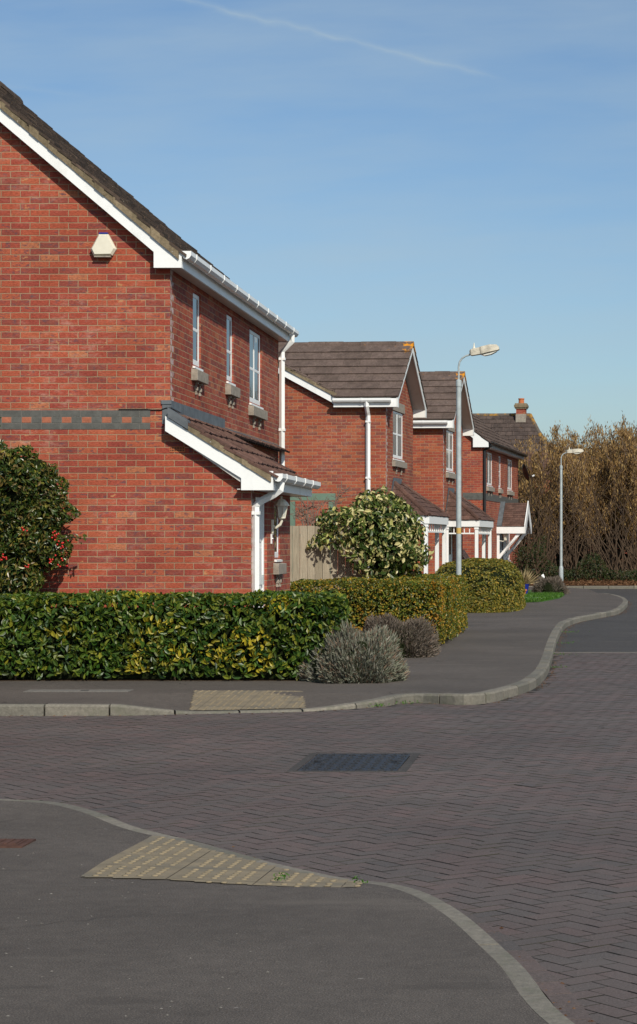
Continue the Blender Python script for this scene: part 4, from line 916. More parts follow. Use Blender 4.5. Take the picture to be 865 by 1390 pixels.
# ================================================================ far houses behind the thicket
E = empty('distant_house', at(672, 738, 104)+Vector((0,0,-1.5)), R5, 'distant house whose brown roof and brick chimney rise above the last house', 'house')
mb = MB(); mb.add([(-7,0,0),(3.0,0,0),(3.0,0,5.0),(-7,0,5.0)], [(0,1,2,3)]); mb.add([(3.0,0,0),(3.0,7,0),(3.0,7,5.0),(3.0,0,5.0)], [(0,1,2,3)]); mb.build('wall', M['brick_d'], E)
rz_ = 8.2; mb = MB(); up = Vector((0,3.6,rz_-5.0)); L0 = up.length; mb.add([(-7.2,-.1,4.98),(3.3,-.1,4.98),(1.4,3.5,rz_-.03),(-7.2,3.5,rz_-.03),(3.3,7.1,4.98),(-7.2,7.1,4.98)], [(0,1,2,3),(3,2,4,5),(1,4,2)]); rf = mb.build('roof', M['tile_c'], E)
mb = MB(); tiles(mb, (-7.2,-.1,5.0), (1,0,0), up.normalized(), 10.5, L0, gauge=.34, tw=.38, hi=lambda t: 10.5-1.9*t/L0); mb.build('roof_tiles', M['tile_c'], rf)
s = NT('lichened_ridge'); s.col(s.mix(s.rr(s.noise(3.5, 4, .6), .46, .62), (.10,.078,.06), (.30,.16,.03))); s.rough(.9); M['lichen'] = s.m
mb = MB(); ridge_tiles(mb, (-7.2,3.5,rz_+.03), (1.4,3.5,rz_+.03)); ridge_tiles(mb, (1.4,3.5,rz_+.03), (3.3,-.1,5.03)); mb.build('ridge_tiles', M['lichen'], rf)
mb = MB(); mb.box(.72,1.20,3.0,3.6,7.0,8.70); ch = mb.build('chimney', M['brick_d'], E)
mb = MB(); mb.box(.66,1.26,2.94,3.66,8.50,8.57); mb.box(.62,1.30,2.90,3.70,8.57,8.70); mb.box(.66,1.26,2.94,3.66,8.70,8.78); mb.build('chimney_cap', M['mortar'], ch)
mb = MB(); mb.box(.70,1.22,2.98,3.62,6.9,8.22); mb.build('chimney_base', M['stone'], ch)
mb = MB(); mb.lathe([(.15,0),(.14,.2),(.16,.21),(.16,.27),(.12,.27)], (.96,3.3,8.78), 12); mb.build('chimney_pot', M['terra'], ch)
E2 = empty('distant_house', (1.8,103,.6), R(4), 'brick house half hidden behind the bare thicket on the right', 'house')
mb = MB(); mb.add([(-4.6,0,0),(5.5,0,0),(5.5,0,4.4),(-4.6,0,4.4)], [(0,1,2,3)]); mb.add([(-4.6,0,0),(-4.6,6,0),(-4.6,6,4.4),(-4.6,0,4.4)], [(0,1,2,3)]); mb.build('wall', M['brick_d'], E2)
mb = MB(); tiles(mb, (-4.9,-.3,4.3), (1,0,0), (0,.86,.51), 10.7, 2.4, gauge=.34, tw=.38); mb.build('roof', M['porchtile'], E2)
mb = MB(); mb.box(-3.5,-2.2,-.05,0,1.4,2.6); mb.build('window', M['white'], E2)

# ================================================================ street lamps
def street_lamp(P, label, hgt, px_w, arm_x, head_len, rot, sticker):
    L = empty('street_lamp', P, 0, label, 'street lamp', 'street lamps'); 
    mb = MB(); mb.lathe([(.075,0),(.075,.62),(.070,.68),(.047,.74),(.044,hgt-.62),(.052,hgt-.60),(.052,hgt-.50),(.020,hgt-.48)], (0,0,0), 14); mb.build('pole', M['galv'], L, smooth=False)
    mb = MB(); r = .2
    pts = [(0,0,hgt-.5),(0,0,hgt-.25)]+[(r-r*math.cos(t),0,hgt-.25+r*math.sin(t)) for t in (.4,.8,1.2,1.45)]+[(arm_x,0,hgt-.02)]
    mb.tube(pts, .017, 8); mb.build('arm', M['galv'], L)
    # lantern head, casing and bowl
    hd = empty('lamp_head', (arm_x,0,hgt-.03)); hd.parent = L; hd.rotation_euler = (0, R(rot), 0)
    bpy.data.objects.remove(hd)
    cs, sn = math.cos(R(-rot)), math.sin(R(-rot))
    def T(x, z): return (arm_x+x*cs-z*sn, hgt-.01+x*sn+z*cs)
    mb = MB(); k = head_len/.52
    def sec(x, zb, zt, wd):
        X_, Z0 = T(x*k, zb); X1, Z1 = T(x*k, zt); return [(X_,-wd,Z0),(X_,wd,Z0),(X1,wd*.72,Z1),(X1,-wd*.72,Z1)]
    S = [sec(-.03,-.035,.035,.04), sec(.0,-.055,.06,.075), sec(.16,-.05,.075,.085), sec(.19,-.05,.085,.105), sec(.35,-.03,.10,.115), sec(.48,-.02,.085,.10), sec(.52,-.005,.04,.08)]
    vs = [p for q in S for p in q]; n = len(S)
    fs = [(i*4+j, i*4+(j+1)%4, (i+1)*4+(j+1)%4, (i+1)*4+j) for i in range(n-1) for j in range(4)]+[(0,1,2,3),((n-1)*4+3,(n-1)*4+2,(n-1)*4+1,(n-1)*4)]
    mb.add(vs, fs); hd = mb.build('lamp_head', M['cream_dirty'], L, bevel=.006)
    mb = MB(); S = [sec(.17,-.055,-.045,.06), sec(.24,-.085,-.04,.09), sec(.36,-.075,-.03,.095), sec(.47,-.035,-.015,.08)]
    vs = [p for q in S for p in q]; n = 4; mb.add(vs, [(i*4+j, i*4+(j+1)%4, (i+1)*4+(j+1)%4, (i+1)*4+j) for i in range(n-1) for j in range(4)]+[(0,1,2,3),(15,14,13,12)]); mb.build('bowl', M['lglass'], hd)
    X_, Z_ = T(.06*k,.06); mb = MB(); mb.lathe([(.028,0),(.028,.02),(.016,.03),(.007,.10),(.004,.11)], (X_,0,Z_), 10); mb.build('photocell', M['cream'], hd)
    if sticker: mb = MB(); mb.lathe([(.0462,1.62),(.0462,1.78)], (0,0,0), 14); mb.build('sticker', M['yellow'], L)
    return L
street_lamp(from_px(622.8, HY+H*F/36.3)+(0,), 'near street lamp, grey pole rising from the hedges before the gabled houses', 4.87, 6, .22, .50, -7, True)
street_lamp((-.715,71.0,0), 'far street lamp standing on the footway in front of the thicket', 4.68, 4, .22, .55, 0, False)

# ================================================================ fence and garden structure
FN = empty('wooden_fence', (-4.75,33.0,0), 0, 'weathered grey board fence between the near house and the variegated bush', 'fence')
mb = MB(); x = 0
while x < 1.3:
    w_ = .115; mb.box(x, x+w_, random.uniform(-.006,.004), .016, .02, 1.78+random.uniform(-.008,.008)); x += w_+.006
mb.build('boards', M['timber'], FN)
for x in (-.03,.545,1.27): 
    mb = MB(); mb.box(x-.02+.02,x+.05,.02,.10,0,1.74); mb.build('post', M['timber'], FN)
mb = MB()
for z in (.3,.95,1.6): mb.box(0,1.3,.018,.05,z,z+.06)
mb.build('rail', M['timber'], FN)
PG = empty('garden_pergola', (-5.9,41.0,0), 0, 'pale green painted timber pergola showing over the grey fence', 'pergola')
mb = MB(); mb.box(0,1.0,-.04,.04,2.36,2.50); mb.build('beam', M['greenpaint'], PG)
for x in (.14,.93): mb = MB(); mb.box(x-.06,x+.06,-.05,.05,0,2.338); mb.build('post', M['greenpaint'], PG)

# ================================================================ hedges
def box_surface(n, x0,x1,y0,y1,z0,z1, faces, inset=.05, rnd=.06):
    """random points on chosen faces of a slightly uneven box: returns points and outward normals"""
    ar = {'f':(x1-x0)*(z1-z0),'b':(x1-x0)*(z1-z0),'r':(y1-y0)*(z1-z0),'l':(y1-y0)*(z1-z0),'t':(x1-x0)*(y1-y0)}
    tot = sum(ar[f] for f in faces); P = []; N = []
    for f in faces:
        k = int(n*ar[f]/tot); a = rng.uniform(0,1,k); b_ = rng.uniform(0,1,k)
        if f in 'fb': p = np.stack([x0+(x1-x0)*a, np.full(k, y0 if f == 'f' else y1), z0+(z1-z0)*b_], 1); nn = np.tile([0,-1 if f == 'f' else 1,0], (k,1))
        elif f in 'rl': p = np.stack([np.full(k, x1 if f == 'r' else x0), y0+(y1-y0)*a, z0+(z1-z0)*b_], 1); nn = np.tile([1 if f == 'r' else -1,0,0], (k,1))
        else: p = np.stack([x0+(x1-x0)*a, y0+(y1-y0)*b_, np.full(k, z1)], 1); nn = np.tile([0,0,1], (k,1))
        P.append(p); N.append(nn.astype(float))
    P = np.concatenate(P); N = np.concatenate(N)
    bump = (np.sin(P[:,0]*3.1+P[:,2]*4.3+1.3)+np.sin(P[:,0]*7.3-P[:,2]*5.1+P[:,1]*4.1)+np.sin(P[:,1]*5.7+P[:,2]*9.1))*.33
    # round the top edges
    ez = np.clip((P[:,2]-(z1-rnd*2))/(rnd*2), 0, 1)
    P = P + N*(bump*.035 - rng.exponential(inset, len(P)) + .02)[:,None]
    up = (N[:,2] < .5); P[up] -= N[up]*(ez[up]**2*rnd)[:,None]
    d_edge = np.minimum.reduce([P[:,0]-x0+.0, x1-P[:,0], P[:,1]-y0, y1-P[:,1]]); tp = N[:,2] > .5
    P[tp,2] -= (np.clip(1-d_edge[tp]/(rnd*2),0,1)**2)*rnd
    return P, N
def hedge(name, boxes, n, size, width, mat, label, cat='hedge', up=.25, tilt=.6, base=.10):
    root = empty(name, (boxes[0][0], boxes[0][2], 0), 0, label, cat); O = np.array([boxes[0][0], boxes[0][2], 0.0])
    mb = MB(); Ps = []; Ns = []; tot = sum((b_[1]-b_[0])*(b_[5])+(b_[3]-b_[2])*b_[5] for b_ in boxes)
    for b_ in boxes:
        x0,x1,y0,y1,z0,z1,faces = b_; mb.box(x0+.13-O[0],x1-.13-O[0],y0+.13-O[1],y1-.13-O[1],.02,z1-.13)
        k = int(n*((x1-x0)*z1+(y1-y0)*z1)/tot); p, q = box_surface(k, x0,x1,y0,y1,z0,z1, faces)
        # ragged foot: fewer leaves close to the soil
        keep = (p[:,2] > base*rng.uniform(0,1.6,len(p))+.02*np.sin(p[:,0]*5)); Ps.append(p[keep]); Ns.append(q[keep])
    P = np.concatenate(Ps)-O; N = np.concatenate(Ns); V, Fc = leaves(P, N, size, width, tilt, up); npmesh('foliage', V, Fc, M[mat], root)
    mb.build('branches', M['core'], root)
    for b_ in boxes:
        for i in range(int((b_[1]-b_[0]+b_[3]-b_[2])/.5)):
            x = random.uniform(b_[0]+.1,b_[1]-.1)-O[0]; y = b_[2]+random.uniform(.08,.2)-O[1]; tw = MB(); tw.tube([(x,y,0),(x+random.uniform(-.05,.05),y,.25),(x+random.uniform(-.1,.1),y+.05,.5)], [.012,.01,.006], 4); tw.build('stem', M['bark'], root)
    return root
h1 = hedge('laurel_hedge', [(-13.0,-7.3,22.5,23.3,.04,.90,'ft'),(-7.3,-2.66,22.48,23.32,.04,.915,'frt')], 24000, .082, .42, 'laurel', 'glossy laurel hedge with yellow leaves along the footway before the near house', tilt=.85)
h2 = hedge('garden_hedge', [(-4.25,-2.05,30.0,30.9,.03,.95,'flrt'),(-2.95,-2.0,30.9,35.9,.03,.955,'rlbt')], 44000, .041, .5, 'hedge2', 'small leaved hedge with orange tints turning the corner behind the lavender')
def blob_hedge(name, c0, rx, ry, hz, n, size, mat, label, cat, power=3.2, O_=None):
    """clipped hedge with rounded shoulders (superellipsoid)"""
    root = empty(name, (c0[0], c0[1], 0), 0, label, cat)
    d = rng.normal(0,1,(n,3)); d[:,2] = np.abs(d[:,2]); d /= (np.abs(d)**power).sum(1, keepdims=True)**(1/power)
    d[:,2] = np.where(rng.uniform(0,1,n) < .55, d[:,2], rng.uniform(0,1,n)*d[:,2])
    P = d*np.array([rx, ry, hz]); N = np.sign(d)*np.abs(d)**(power-1)/np.array([rx,ry,hz]); N /= np.linalg.norm(N, axis=1, keepdims=True)+1e-9
    bump = np.sin(P[:,0]*4)+np.sin(P[:,1]*5+P[:,2]*7)+np.sin(P[:,0]*9+P[:,2]*8)
    P += N*(bump*.015-rng.exponential(.05,n)+.02)[:,None]; V, Fc = leaves(P, N, size, .5, .6, .25); npmesh('foliage', V, Fc, M[mat], root)
    mb = MB(); ring = []
    for t in np.linspace(0, 2*math.pi, 24, endpoint=False):
        c, s_ = math.cos(t), math.sin(t); k = (abs(c)**power+abs(s_)**power)**(-1/power); ring.append((c*k, s_*k))
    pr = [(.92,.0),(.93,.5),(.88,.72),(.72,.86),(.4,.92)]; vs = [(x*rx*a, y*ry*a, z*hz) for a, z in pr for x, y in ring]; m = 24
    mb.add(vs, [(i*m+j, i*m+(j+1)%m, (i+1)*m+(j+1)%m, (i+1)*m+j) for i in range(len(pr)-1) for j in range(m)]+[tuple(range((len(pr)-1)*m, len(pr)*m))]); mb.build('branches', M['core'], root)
    return root
blob_hedge('garden_hedge', (-2.42,48.3), 1.06, 3.6, 1.12, 30000, .06, 'hedge3', 'taller rounded brownish green hedge behind the street lamp and before the porches', 'hedge')

# variegated bush
VB = empty('variegated_bush', (-3.42,33.2,0), 0, 'big cream and green variegated bush spilling over the grey fence', 'bush')
n = 5600; d = rng.normal(0,1,(n,3)); d /= np.linalg.norm(d, axis=1, keepdims=True)
lump = 1+.10*np.sin(d[:,0]*5+1)+.08*np.sin(d[:,2]*7+d[:,0]*4)+.06*np.sin(d[:,1]*6)
P = d*lump[:,None]*np.array([.98,.72,.76])*(rng.uniform(.62,1.02,n)**.5)[:,None]; P[:,2] += 1.50
P = P[(P[:,2] > .62)|(rng.uniform(0,1,n) < .2)]; P = P[~((P[:,0] < .0)&(P[:,2] < np.clip(.90-P[:,0]*1.18, .9, 1.42)))]
Nn = P-np.array([0,0,1.4]); Nn /= np.linalg.norm(Nn, axis=1, keepdims=True)
V, Fc = leaves(P, Nn, .10, .44, .7, -.45); npmesh('foliage', V, Fc, M['ivy_green'], VB)
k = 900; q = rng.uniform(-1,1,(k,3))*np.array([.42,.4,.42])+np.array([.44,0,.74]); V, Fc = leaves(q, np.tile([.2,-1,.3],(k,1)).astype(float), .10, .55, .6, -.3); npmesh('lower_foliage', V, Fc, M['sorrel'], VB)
mb = MB(); ring = []
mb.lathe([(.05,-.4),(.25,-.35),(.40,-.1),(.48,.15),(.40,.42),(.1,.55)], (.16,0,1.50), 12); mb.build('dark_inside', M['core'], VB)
mb = MB()
for i in range(7): a = random.uniform(0,6.28); mb.tube([(.1*math.cos(a),.1*math.sin(a),0),(.2*math.cos(a),.15*math.sin(a),.6),(.5*math.cos(a),.4*math.sin(a),1.3)], [.03,.025,.012], 5)
mb.build('stem', M['bark'], VB)

# shrub with red berries against the near wall
RB = empty('berry_shrub', (-6.9,23.75,0), 0, 'dark wall shrub with red berry clusters at the left edge', 'shrub')
lob = [(-.35,0,2.28,.62,.22,.30),(.62,0,1.62,.34,.2,.26),(.60,0,1.30,.32,.2,.22),(.62,0,1.9,.30,.2,.2),(.48,0,2.12,.34,.2,.22),(.42,0,.45,.36,.2,.3),(-.55,0,.55,.75,.30,.55),(-.3,0,1.25,.72,.28,.50),(-.35,0,1.95,.68,.25,.42),(-.9,0,1.6,.7,.25,.8),(.35,0,1.10,.42,.24,.34),(.42,0,1.72,.44,.22,.32),(.25,0,2.15,.38,.2,.22),(.45,0,1.42,.40,.22,.25),(.40,0,.9,.26,.2,.25),(.2,0,.6,.50,.24,.45),(-1.6,0,1.2,.6,.25,1.1)]
Ps = []; Ns = []; dm = MB()
for cx, cy, cz, rx, ry, rz in lob:
    k = int(3300*rx*rz)+700; d = rng.normal(0,1,(k,3)); d[:,1] = -np.abs(d[:,1])*.8+rng.uniform(0,.5,k); d /= np.linalg.norm(d, axis=1, keepdims=True)
    r_ = (1+.1*np.sin(d[:,0]*9+cz*3)+.1*np.sin(d[:,2]*8))*(rng.uniform(.7,1.03,k)**.5)
    Ps.append(d*r_[:,None]*np.array([rx,ry,rz])+np.array([cx,cy,cz])); Ns.append(d)
    dm.lathe([(rx*.2,-rz*.8),(rx*.6,-rz*.55),(rx*.75,0),(rx*.6,rz*.55),(rx*.2,rz*.8)], (cx,cy+.05,cz), 10)
    for i in range(len(dm.v)-50, len(dm.v)): x, y, z = dm.v[i]; dm.v[i] = (x, (y-.05)*ry/rx*.8+.05, z)
P = np.concatenate(Ps); Nn = np.concatenate(Ns); P = P+Nn*(.05*(np.sin(P[:,0]*17)+np.sin(P[:,2]*19+1)+np.sin(P[:,0]*8+P[:,2]*11)))[:,None]*np.array([1,.5,1]); V, Fc = leaves(P, Nn, .058, .38, 1.1, .3); npmesh('foliage', V, Fc, M['sorrel'], RB); dm.build('dark_inside', M['core'], RB); RB.scale = (1.05,1,1.09)
mb = MB()
tips = [[(-.5,-.05,2.2),(-.35,-.08,2.5),(-.1,-.1,2.58),(.12,-.1,2.60)],[(.0,-.05,2.1),(.1,-.06,2.4),(.16,-.06,2.62),(.18,-.06,2.72)],[(.6,-.05,1.2),(.85,-.08,1.42),(1.0,-.08,1.45),(1.16,-.1,1.42)],[(.5,0,1.8),(.8,-.1,1.95),(.95,-.1,1.93)],[(.3,0,.5),(.6,-.1,.62),(.75,-.1,.5)]]
tp = []
for t in tips:
    mb.tube(t, [.008]*(len(t)-1)+[.003], 4)
    for a, b_ in zip(t, t[1:]):
        for q in np.linspace(0,1,14): tp.append(np.array(a)*(1-q)+np.array(b_)*q+rng.normal(0,.022,3))
for i in range(9): x = random.uniform(-.8,.4); mb.tube([(x*.6,.1,0),(x*.8,.05,.6),(x,0,1.5)], [.022,.016,.008], 5)
mb.build('stem', M['bark'], RB)
V, Fc = leaves(np.array(tp), np.tile([0,-1,.5],(len(tp),1)).astype(float), .05, .42, .9, .3); npmesh('sprig_leaves', V, Fc, M['sorrel'], RB)
mb = MB(); spots = [(.93,1.46),(1.0,1.38),(.36,1.22),(-.02,1.05),(.02,1.0),(-.55,1.1),(.62,1.14),(.97,1.17),(-.1,.85),(.06,.72),(.14,.62),(.36,.60),(.55,.52),(-.35,.66),(.6,1.5),(.28,.75),(.88,1.2),(-.25,1.55),(.45,.42),(.18,1.3)]
for x, z in spots:
    x -= .10
    for i in range(random.randint(5,13)):
        cx, cz, cy = x+random.gauss(0,.028), z+random.gauss(0,.026), -.26+random.gauss(0,.02) - (0 if x < .5 else -.08)
        mb.lathe([(.003,-.011),(.010,-.004),(.011,.003),(.004,.011)], (cx,cy,cz), 6)
mb.build('berries', M['berry'], RB, smooth=True)['kind'] = 'stuff'

# lavender cushions
def lavender(c, rx, ry, hz, n, mat, label, L=.13, name='lavender_bush'):
    root = empty(name, (c[0],c[1],0), 0, label, 'lavender', 'lavender bushes along the footway')
    d = rng.normal(0,1,(n,3)); d[:,2] = np.abs(d[:,2])*.9; d /= np.linalg.norm(d, axis=1, keepdims=True)
    lump = 1+.10*np.sin(d[:,0]*7+c[0])+.08*np.sin(d[:,1]*6+c[1]*2)+.06*np.sin(d[:,0]*13+d[:,2]*9)
    P = d*lump[:,None]*np.array([rx,ry,hz])*rng.uniform(.74,.92,n)[:,None]
    P *= rng.uniform(.9,1.08,n)[:,None]; D_ = d*np.array([1,1,1])+np.array([0,0,.55])+rng.normal(0,.38,(n,3)); V, Fc = spikes(P, D_, L*.48, .011)
    npmesh('shoots', V, Fc, M[mat], root)
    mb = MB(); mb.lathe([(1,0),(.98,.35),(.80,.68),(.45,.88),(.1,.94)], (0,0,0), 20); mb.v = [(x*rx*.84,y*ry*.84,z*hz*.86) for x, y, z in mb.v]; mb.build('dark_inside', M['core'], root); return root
lavender((-2.49,22.55), .57, .44, .56, 32000, 'lavender', 'silver grey lavender cushion in front of the laurel hedge corner')
lavender((-2.52,27.55), .66, .55, .54, 28000, 'lavender_b', 'browner round lavender behind the silver one, against the small leaved hedge', .10)
lavender((-6.62,22.25), .26, .24, .36, 3500, 'lavender', 'small lavender tuft at the left edge of the laurel hedge', .10)
lavender((-.95,61.5), .56, 1.6, .52, 9000, 'lavender_b', 'low brown lavender mound beside the lawn near the far street lamp', .16)

# lawn, pot, dry grass, litter
mb = MB(); lawn = [(-3.2,52.6),(-1.6,52.2),(-1.0,53.4),(-.60,56.5),(-.5,60.0),(-.8,65.5),(-2.2,66),(-3.2,66)]
mb.prism(lawn, 'z', -.03, .02); struct(mb.build('lawn', M['grass']))
k = 14000; px_ = rng.uniform(-2.6,-.55,k); py_ = rng.uniform(52.4,60,k); kk = (px_ < -1.1+.11*(py_-52.4))
P = np.stack([px_[kk], py_[kk], np.full(kk.sum(), .02)], 1); V, Fc = spikes(P, np.array([0,0,1.])+rng.normal(0,.3,(len(P),3)), .075, .014)
stuff(npmesh('grass', V, Fc, M['grass']), 'short bright green grass beside the far footway', 'grass')
dz_ = MB()
for i in range(26): x, y = random.uniform(-1.9,-1.0), random.uniform(53.6,55.2); dz_.lathe([(.03,.0),(.034,.005),(.01,.008)], (x,y,.07), 7)
stuff(dz_.build('daisies', M['white']), 'small white flowers dotted over the lawn', 'flowers')
pt = empty('plant_pot', (-1.72,57.9,0), 0, 'terracotta pot standing below the blue one at the lawn', 'plant pot', 'garden pots')
mb = MB(); mb.lathe([(.12,0),(.16,.17),(.18,.17),(.18,.22),(.15,.22)], (0,0,0), 18); mb.build('pot', M['terra'], pt); mb = MB(); mb.lathe([(.15,.20),(.01,.21)], (0,0,0), 12); mb.build('soil_fill', M['soil'], pt)
pt = empty('plant_pot', (-1.66,58.6,0), 0, 'blue glazed pot of dry grass behind the terracotta one', 'plant pot', 'garden pots')
mb = MB(); mb.lathe([(.11,0),(.14,.22),(.16,.32),(.17,.36),(.15,.36),(.14,.30)], (0,0,0), 18); mb.build('pot', M['bluepot'], pt); mb = MB(); mb.lathe([(.14,.31),(.01,.32)], (0,0,0), 12); mb.build('soil_fill', M['soil'], pt)
gr = empty('dry_grass_plant', (-1.66,58.6,.32), 0, 'straw coloured spiky grass growing in the blue pot', 'plant')
k = 260; D_ = rng.normal(0,1,(k,3)); D_[:,2] = np.abs(D_[:,2])+.35; V, Fc = spikes(rng.normal(0,.04,(k,3))*np.array([1,1,0]), D_, .42, .018); npmesh('blades', V, Fc, M['straw'], gr)
mb = MB(); mb.add([(0,0,0),(.12,.02,0),(.14,.05,.08),(.09,.02,.20),(.02,-.02,.15),(.06,.10,.07)], [(0,1,2,3,4),(0,4,5),(1,2,5),(3,4,5),(2,3,5)])
o = mb.build('litter_bag', M['white'], loc=(-1.5,75.6,.2)); tag(o, 'scrap of white litter lying at the foot of the thicket', 'litter')

# dark blue car on the drive
car = empty('parked_car', (-3.36,63.6,0), R5, 'dark blue hatchback glimpsed between the white porch posts', 'car')
body = [(0,.28),(0.02,.62),(-.10,.86),(-.30,1.18),(-.48,1.36),(-.9,1.43),(-1.7,1.42),(-2.3,1.30),(-2.85,.98),(-3.6,.84),(-3.9,.66),(-3.95,.30)]
mb = MB(); n = len(body)
wf = [.70,.80,.82,.72,.64,.60,.60,.62,.78,.76,.70,.68]
vs = [(x, s_*wf[i], z) for s_ in (-1,1) for i, (x, z) in enumerate(body)]
vs += [(x, s_*.84, .30) for s_ in (-1,1) for x, z in body]+[(x, s_*.84, min(z,.86)) for s_ in (-1,1) for x, z in body]
fs = [(i,i+1,n+i+1,n+i) for i in range(n-1)]+[(i, i+1, 4*n+i+1, 4*n+i) for i in range(n-1)]+[(n+i, n+i+1, 5*n+i+1, 5*n+i) for i in range(n-1)]
fs += [(4*n+i,4*n+i+1,2*n+i+1,2*n+i) for i in range(n-1)]+[(5*n+i,5*n+i+1,3*n+i+1,3*n+i) for i in range(n-1)]+[(2*n+i,2*n+i+1,3*n+i+1,3*n+i) for i in range(n-1)]
mb.add(vs, fs); mb.build('body', M['carblue'], car)
mb = MB(); mb.add([(-.115,-.66,.88),(-.115,.66,.88),(-.385,.58,1.29),(-.385,-.58,1.29)], [(0,1,2,3)]); g_ = mb.build('rear_window', M['glass'], car); g_.location = (.035,0,.025)
mb = MB(); mb.add([(-.55,-.70,.92),(-2.6,-.79,.95),(-2.2,-.66,1.26),(-.65,-.645,1.33)], [(0,1,2,3)]); g_ = mb.build('side_window', M['glass'], car); g_.location = (0,-.03,0)
for x in (-.75,-3.15):
    for y in (-.80,.80):
        mb = MB(); mb.tube([(x,y-.09,.30),(x,y+.09,.30)], .30, 18); wh = mb.build('wheel', M['tyre'], car); mb = MB(); mb.tube([(x,y-.10,.30),(x,y+.10,.30)], .18, 12); mb.build('rim', M['galv'], wh)
for y in (-.62,.62): mb = MB(); mb.box(-.04,.035,y-.1,y+.1,.66,.84); mb.build('tail_light', M['berry'], car)

# bare climbers on the second house and next to the fence
def bare(name, P, n, spread, hgt, label, lean=(0,0), r0=.014):
    root = empty(name, P, 0, label, 'climbing plant'); mb = MB()
    for i in range(n):
        a = random.uniform(-1,1); hh = hgt*random.uniform(.75,1.0); pts = []; w0 = random.uniform(0,6)
        for k in range(9):
            t = k/8; pts.append((a*spread*t**1.3+lean[0]*math.sin(t*2.2)+.03*math.sin(w0+t*9), .03*math.sin(w0*2+t*7), hh*math.sin(t*1.75)/math.sin(1.57)))
        mb.tube(pts, list(np.linspace(r0,.004,9)), 5, cap=False)
        for k in range(3,9):
            for q in range(2):
                p = Vector(pts[k]); e = Vector((random.gauss(0,.16), random.gauss(0,.03), random.uniform(-.02,.22))); mb.tube([p, p+e*.6+Vector((0,0,-.02)), p+e], [.006,.005,.003], 4, cap=False)
    mb.build('branches', M['twig'], root); return root
bare('bare_climber', (-4.85,36.5,0), 14, .55, 2.55, 'bare branches arching over the fence beside the near house', (.18,0), .018)
bare('bare_climber', (-4.65,46.72,0), 9, .35, 2.9, 'leafless climber around the downpipe of the second house', (0,0), .014)

# ================================================================ thicket of hazels
def hazel_variant(seed, hgt):
    rs = random.Random(seed); nr = np.random.default_rng(seed); st = MB(); cat = []; br = MB()
    for i in range(13):
        a = rs.uniform(0,6.28); lean = rs.uniform(.03,.42); L_ = hgt*rs.uniform(.72,1.04)
        p = np.array([math.cos(a)*.35*rs.random(), math.sin(a)*.35*rs.random(), -.3]); pts = [p]
        for k in range(1,8):
            t = k/7; q = np.array([math.cos(a)*lean*L_*t**1.25*1.0, math.sin(a)*lean*L_*t**1.25*.8, L_*t])+p+np.array([rs.gauss(0,.07),rs.gauss(0,.07),0])*t; pts.append(q)
        st.tube([tuple(q) for q in pts], list(np.linspace(.040,.008,8)*rs.uniform(.7,1.3)), 5, cap=False)
        for k in range(38):
            t = rs.uniform(.22,1)**.8; i0 = min(int(t*7),6); f = t*7-i0; b0 = pts[i0]*(1-f)+pts[i0+1]*f
            aa = rs.uniform(0,6.28); l = rs.uniform(.3,1.0)*(1.15-t*.4); e = b0+np.array([math.cos(aa)*.48*l, math.sin(aa)*.48*l, l*.85]); m_ = (b0+e)/2+np.array([rs.gauss(0,.04),rs.gauss(0,.04),-.03])
            br.tube([tuple(b0),tuple(m_),tuple(e)], [.011,.008,.003], 3, cap=False)
            for j in range(17):
                q = rs.uniform(.25,1); c0 = b0*(1-q)+e*q
                cat.append(c0+np.array([rs.gauss(0,.09),rs.gauss(0,.09),rs.gauss(0,.07)]))
    cat = np.array(cat); D_ = np.tile([0,0,-1.],(len(cat),1))+nr.normal(0,.30,(len(cat),3)); D_[nr.uniform(0,1,len(cat)) < .3] *= -1; V, Fc = spikes(cat, D_, .13, .030)
    return st, br, V, Fc
def hazel(P, hgt, seed, rz, label, src=None, sc=1.0):
    if src is None:
        root = empty('hazel_tree', P, rz, label, 'hazel tree', 'hazels in the thicket'); st, br, V, Fc = hazel_variant(seed, hgt)
        st.build('trunk', M['bark'], root); br.build('twigs', M['twig'], root); npmesh('catkins', V, Fc, M['catkin'], root); root.scale = (sc,)*3; return root
    r = src.copy(); COL.objects.link(r); r.location = P; r.rotation_euler = (0,0,rz); r.scale = (sc,)*3; r['label'] = label
    for c in src.children: d = c.copy(); COL.objects.link(d); d.parent = r
    return r
hz = [((-3.0,84,.4),4.7,'hazel close behind the last house, lowest catkins over its roof end'),
      ((-1.5,82,.4),5.4,'hazel just left of the far street lamp, top level with the chimney foot'),
      ((-.6,84.5,.5),5.6,'hazel directly behind the far street lamp pole'),
      ((.35,82,.4),5.5,'hazel first to the right of the far street lamp'),
      ((1.2,83,.4),5.7,'hazel midway between the far street lamp and the right edge'),
      ((2.0,81.5,.4),5.9,'tall golden hazel near the right edge'),
      ((2.75,84,.5),6.4,'tallest hazel at the right edge of the picture'),
      ((-3.9,88,.5),4.9,'hazel rising behind the last house beside the chimney'),
      ((-5.2,90,.5),5.3,'hazel in front of the distant roof, left of the chimney'),
      ((-.9,88,.6),5.9,'back row hazel left of the far lamp head'),
      ((.8,88,.6),5.8,'back row hazel right of the far lamp head'),
      ((2.3,88.5,.6),6.3,'back row hazel behind the golden one'),
      ((3.7,86,.6),7.4,'hazel outside the right edge'),((5.0,84,.6),7.2,'second hazel outside the right edge'),((6.4,85,.6),7.2,'third hazel outside the right edge')]
V3 = []
for i, (P, hg, lab) in enumerate(hz):
    if i < 4: V3.append(hazel(P, 6.0, 100+i, random.uniform(0,6), lab, sc=hg/6.0))
    else: hazel(P, 6.0, 0, random.uniform(0,6.28), lab, src=V3[i % 4], sc=hg/6.0)
